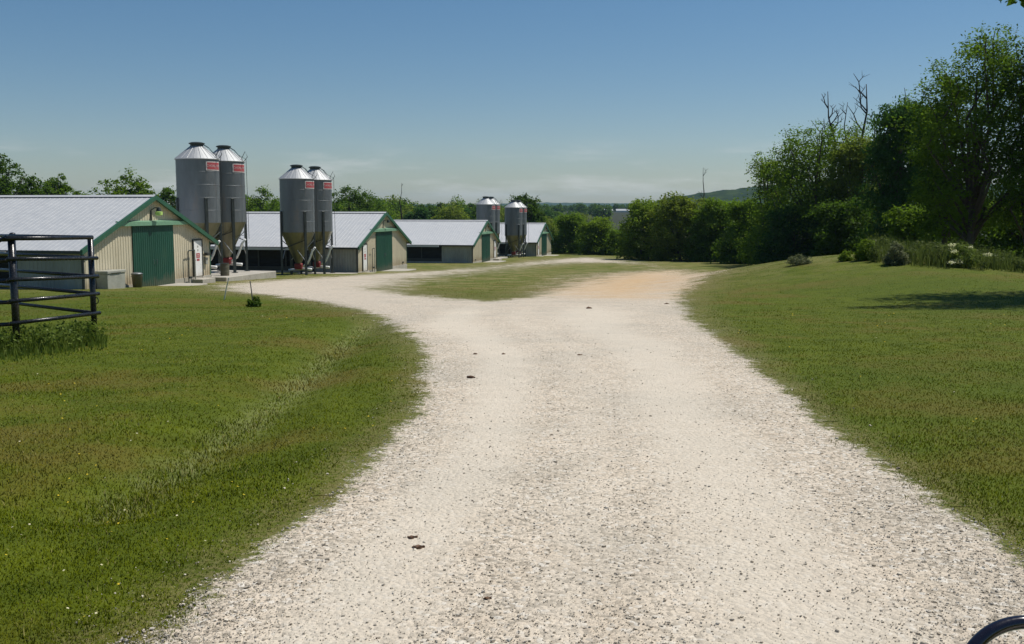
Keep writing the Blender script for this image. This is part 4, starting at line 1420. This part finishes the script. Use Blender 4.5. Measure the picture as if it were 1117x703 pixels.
def hill(name, x0, x1, d0, dep, crest, seed, tree_h=7.0):
    nxh, nyh = 260, 40
    xs = np.linspace(x0, x1, nxh); ys = np.linspace(0, 1, nyh)
    X, T = np.meshgrid(xs, ys)
    Y = d0 + (T - .5) * dep
    c = np.interp(X.ravel(), [p[0] for p in crest], [p[1] for p in crest]).reshape(X.shape)
    prof = np.sin(np.pi * T) ** .9
    zb = -14.0
    Zz = zb + (c - zb) * prof + prof * tree_h * (fbm(X / 28, Y / 28, seed, 3) - .5) * 1.2 + prof * 8 * (fbm(X / 260, Y / 260, seed + 4, 2) - .4)
    m, nt, out = new_mat(name + "_cover"); b = NB(nt)
    p = b.n("ShaderNodeBsdfDiffuse"); b.l(p.outputs[0], out.inputs[0])
    pos = b.pos()
    col = b.mix(b.ss(b.noise(.03, 5, .7, pos), .35, .65), (.012, .024, .006), (.045, .066, .014))
    b.l(col, p.inputs[0])
    ii = np.arange(nxh * nyh).reshape(nyh, nxh)
    q = np.stack([ii[:-1, :-1], ii[:-1, 1:], ii[1:, 1:], ii[1:, :-1]], -1).reshape(-1, 4)
    o = fast_mesh(name, np.stack([X.ravel(), Y.ravel(), Zz.ravel()], 1), q, m)
    o['kind'] = 'structure'
    return o


def crest_pts(d, pts):
    out = []
    for u, v in pts:
        a, s = ray(u, v); out.append((a * d, CAM_Z + s * d))
    return out


hill("distant_hills", -4200, 4200, 5200, 1400, [(-4200, 30)] + crest_pts(5200, [(300, 224), (420, 222.5), (500, 224), (580, 221.5), (620, 221.2), (690, 222.5), (760, 221), (900, 222), (1117, 220)]) + [(4200, 30)], 5, 10)
hill("wooded_hill", 250, 2200, 1900, 700, crest_pts(1900, [(700, 227), (735, 216), (770, 210), (800, 206), (830, 203), (880, 197), (960, 196), (1060, 200), (1250, 212)]), 8, 9)


def far_shed(u0, u1, v0, v1, d, lab):
    a0, s0 = ray(u0, v1); a1, s1 = ray(u1, v0)
    w = (a1 - a0) * d; x = (a0 + a1) / 2 * d
    zt = CAM_Z + s1 * d; z0 = CAM_Z + s0 * d
    root = thing("far_shed", lab, "shed", (x, d, z0), 0, "white sheds on the far rise")
    h = zt - z0
    MB().box(-w / 2, w / 2, -4, 4, -4, h * .55).build("wall", M['signwhite'], root)
    mb = MB()
    for sy in (-1, 1): mb.add([(-w / 2 - .3, 0, h), (w / 2 + .3, 0, h), (w / 2 + .3, sy * 4.6, h * .5), (-w / 2 - .3, sy * 4.6, h * .5)], [(0, 1, 2, 3)])
    mb.build("roof", M['galvroof'], root)


far_shed(658, 668, 228.0, 231.8, 900, "left tiny pale shed on the far rise above the grey field")
far_shed(672, 686, 228.2, 231.8, 905, "right tiny white shed on the far rise above the grey field")

# ------------------------------------------------------------------ small farm cart: only its wheel rim reaches into the picture
def farm_cart():
    D = 2.1
    cu, cv = 1136, 771
    a, s = ray(cu, cv)
    cx, cz = a * D, CAM_Z + s * D
    gz0 = Z(cx, D)
    root = thing("utility_cart", "small utility cart at the bottom right corner, only its glossy black steering wheel showing", "cart", (cx, D, gz0))
    hz = cz - gz0
    tilt = R(62)     # wheel plane tilted back towards the driver
    rr = .178; seg = 64
    cyv = lambda t, r: (r * math.cos(t), -r * math.sin(t) * math.cos(tilt) * -1, hz + r * math.sin(t) * math.sin(tilt))
    ring = [cyv(2 * math.pi * k / seg, rr) for k in range(seg + 1)]
    mb = MB(); mb.tube(ring, .0155, 16, False)
    rim = mb.build("steering_wheel", M['gloss'], root, True)
    for deg in (90 - 8, 210, 330):
        t = R(deg)
        MB().tube([cyv(t, .03), cyv(t, .10), cyv(t, rr - .004)], [.010, .008, .009], 8).build("spoke", M['gloss'], rim, True)
    n = np.array([0, -math.sin(tilt), math.cos(tilt)])
    c0 = np.array([0, 0, hz])
    MB().tube([c0 - n * .03, c0 + n * .012], [.045, .038], 20).build("hub", M['gloss'], rim, True)
    MB().tube([c0 - n * .03, c0 - n * .30], .022, 12).build("steering_column", M['darkmetal'], root)
    dm = MB(); pr = [(.002, .0), (.06, -.004), (.11, -.014), (.135, -.035), (.14, -.10), (.10, -.22), (.05, -.26)]
    V = []; e1 = np.array([1.0, 0, 0]); e2 = np.cross(n, e1); sg = 32
    for (r_, h_) in pr:
        for k in range(sg):
            w_ = 2 * math.pi * k / sg; V.append(c0 + n * (h_ - .045) + e1 * r_ * math.cos(w_) + e2 * r_ * math.sin(w_))
    dm.add(V, [(i * sg + k, i * sg + (k + 1) % sg, (i + 1) * sg + (k + 1) % sg, (i + 1) * sg + k) for i in range(len(pr) - 1) for k in range(sg)])
    dm.build("dashboard", M['dash'], root, True)
    MB().bbox(-.28, .30, .10, .42, .20, .40, .05).build("cowl", M['cart'], root)
    MB().bbox(-.35, .37, -1.2, .25, .22, .28, .02).build("floor_pan", M['cart'], root)
    sb = MB().bbox(-.25, .30, -.95, -.45, .29, .42, .04).build("seat", M['rubber'], root)
    MB().bbox(-.25, .30, -1.06, -.96, .36, .72, .04).build("backrest", M['rubber'], root)
    for (wx, wy) in ((-.36, .30), (.40, .30), (-.42, -.95), (.44, -.95)):
        mb = MB(); r0 = .17
        pr = [(.06, -.07), (r0 * .75, -.08), (r0, -.05), (r0, .05), (r0 * .75, .08), (.06, .07)]
        V = []; sg = 24
        for (r_, h_) in pr:
            for k in range(sg):
                w_ = 2 * math.pi * k / sg; V.append((wx + h_, wy + r_ * math.cos(w_), r0 + r_ * math.sin(w_)))
        F = [(i * sg + k, i * sg + (k + 1) % sg, (i + 1) * sg + (k + 1) % sg, (i + 1) * sg + k) for i in range(5) for k in range(sg)]
        w_o = mb.add(V, F).build("wheel", M['rubber'], root, True)
        MB().tube([(wx - .072, wy, r0), (wx + .072, wy, r0)], .075, 16).build("rim", M['galv'], w_o)


farm_cart()

# ------------------------------------------------------------------ air
HB = MB().box(-5600, 5600, -400, 6600, -33.0, 95.0)
hz = HB.build("haze", M['concrete'])
hm, nt, out = new_mat("haze_air"); b = NB(nt)
pv = b.n("ShaderNodeVolumePrincipled")
pv.inputs["Color"].default_value = (.50, .78, 1.0, 1); pv.inputs["Density"].default_value = .00008
pv.inputs["Anisotropy"].default_value = .2
b.l(pv.outputs[0], out.inputs["Volume"])
hz.data.materials.clear(); hz.data.materials.append(hm)
tag(hz, "thin blue summer haze filling the air", "haze", kind='stuff')

# ------------------------------------------------------------------ light
SUN_DIR = np.array([.92, .39]); SUN_EL = R(60)
az = math.atan2(SUN_DIR[0], SUN_DIR[1])        # clockwise from +Y
sd = bpy.data.lights.new("sun", 'SUN'); sd.energy = 4.6; sd.angle = R(.53); sd.color = (1, .955, .88)
so_ = bpy.data.objects.new("sun", sd); COL.objects.link(so_)
v = Vector((math.sin(az) * math.cos(SUN_EL), math.cos(az) * math.cos(SUN_EL), math.sin(SUN_EL)))
so_.rotation_euler = v.to_track_quat('Z', 'Y').to_euler()
so_.location = (30, 20, 60)
w = bpy.data.worlds.new("World"); sc.world = w; w.use_nodes = True
nt = w.node_tree
for n_ in list(nt.nodes): nt.nodes.remove(n_)
b = NB(nt)
out = b.n("ShaderNodeOutputWorld"); bg = b.n("ShaderNodeBackground"); b.l(bg.outputs[0], out.inputs[0])
sky = b.n("ShaderNodeTexSky", sky_type='NISHITA', sun_disc=False)
sky.sun_elevation = SUN_EL; sky.sun_rotation = az
sky.altitude = 300; sky.air_density = 1.0; sky.dust_density = .35; sky.ozone_density = 1.6
tc = b.n("ShaderNodeTexCoord")
gen = tc.outputs["Generated"]
sp = b.n("ShaderNodeSeparateXYZ"); b.l(gen, sp.inputs[0])
cl = b.noise(5.0, 6, .6, b.scale(gen, (1, 1, 7)))
band = b.math('MULTIPLY', b.ss(sp.outputs[2], .004, .02), b.ss(sp.outputs[2], .075, .03))
cf = b.math('MULTIPLY', b.ss(cl, .48, .70, 0, .5), band)
hsv = b.n("ShaderNodeHueSaturation"); hsv.inputs["Saturation"].default_value = 1.28; hsv.inputs["Hue"].default_value = .498; b.l(sky.outputs[0], hsv.inputs["Color"])
lowm = b.ss(sp.outputs[2], .30, -.02)
hz_ = b.mix(lowm, hsv.outputs[0], b.mix(1.0, hsv.outputs[0], (.85, .88, .97), 'MULTIPLY'))
colr = b.mix(cf, hz_, (10., 10., 10.))
b.l(colr, bg.inputs[0]); bg.inputs[1].default_value = .076

sc.view_settings.view_transform = 'Standard'; sc.view_settings.look = 'None'
sc.view_settings.exposure = 0.0; sc.view_settings.gamma = 1.0; sc.view_settings.use_curve_mapping = False
sc.render.engine = 'CYCLES'
cy = sc.cycles
cy.use_denoising = True
try: cy.denoiser = 'OPENIMAGEDENOISE'
except Exception: pass
cy.max_bounces = 6; cy.diffuse_bounces = 3; cy.glossy_bounces = 3; cy.transmission_bounces = 4; cy.volume_bounces = 0
cy.transparent_max_bounces = 8
cy.use_adaptive_sampling = True; cy.adaptive_threshold = .01
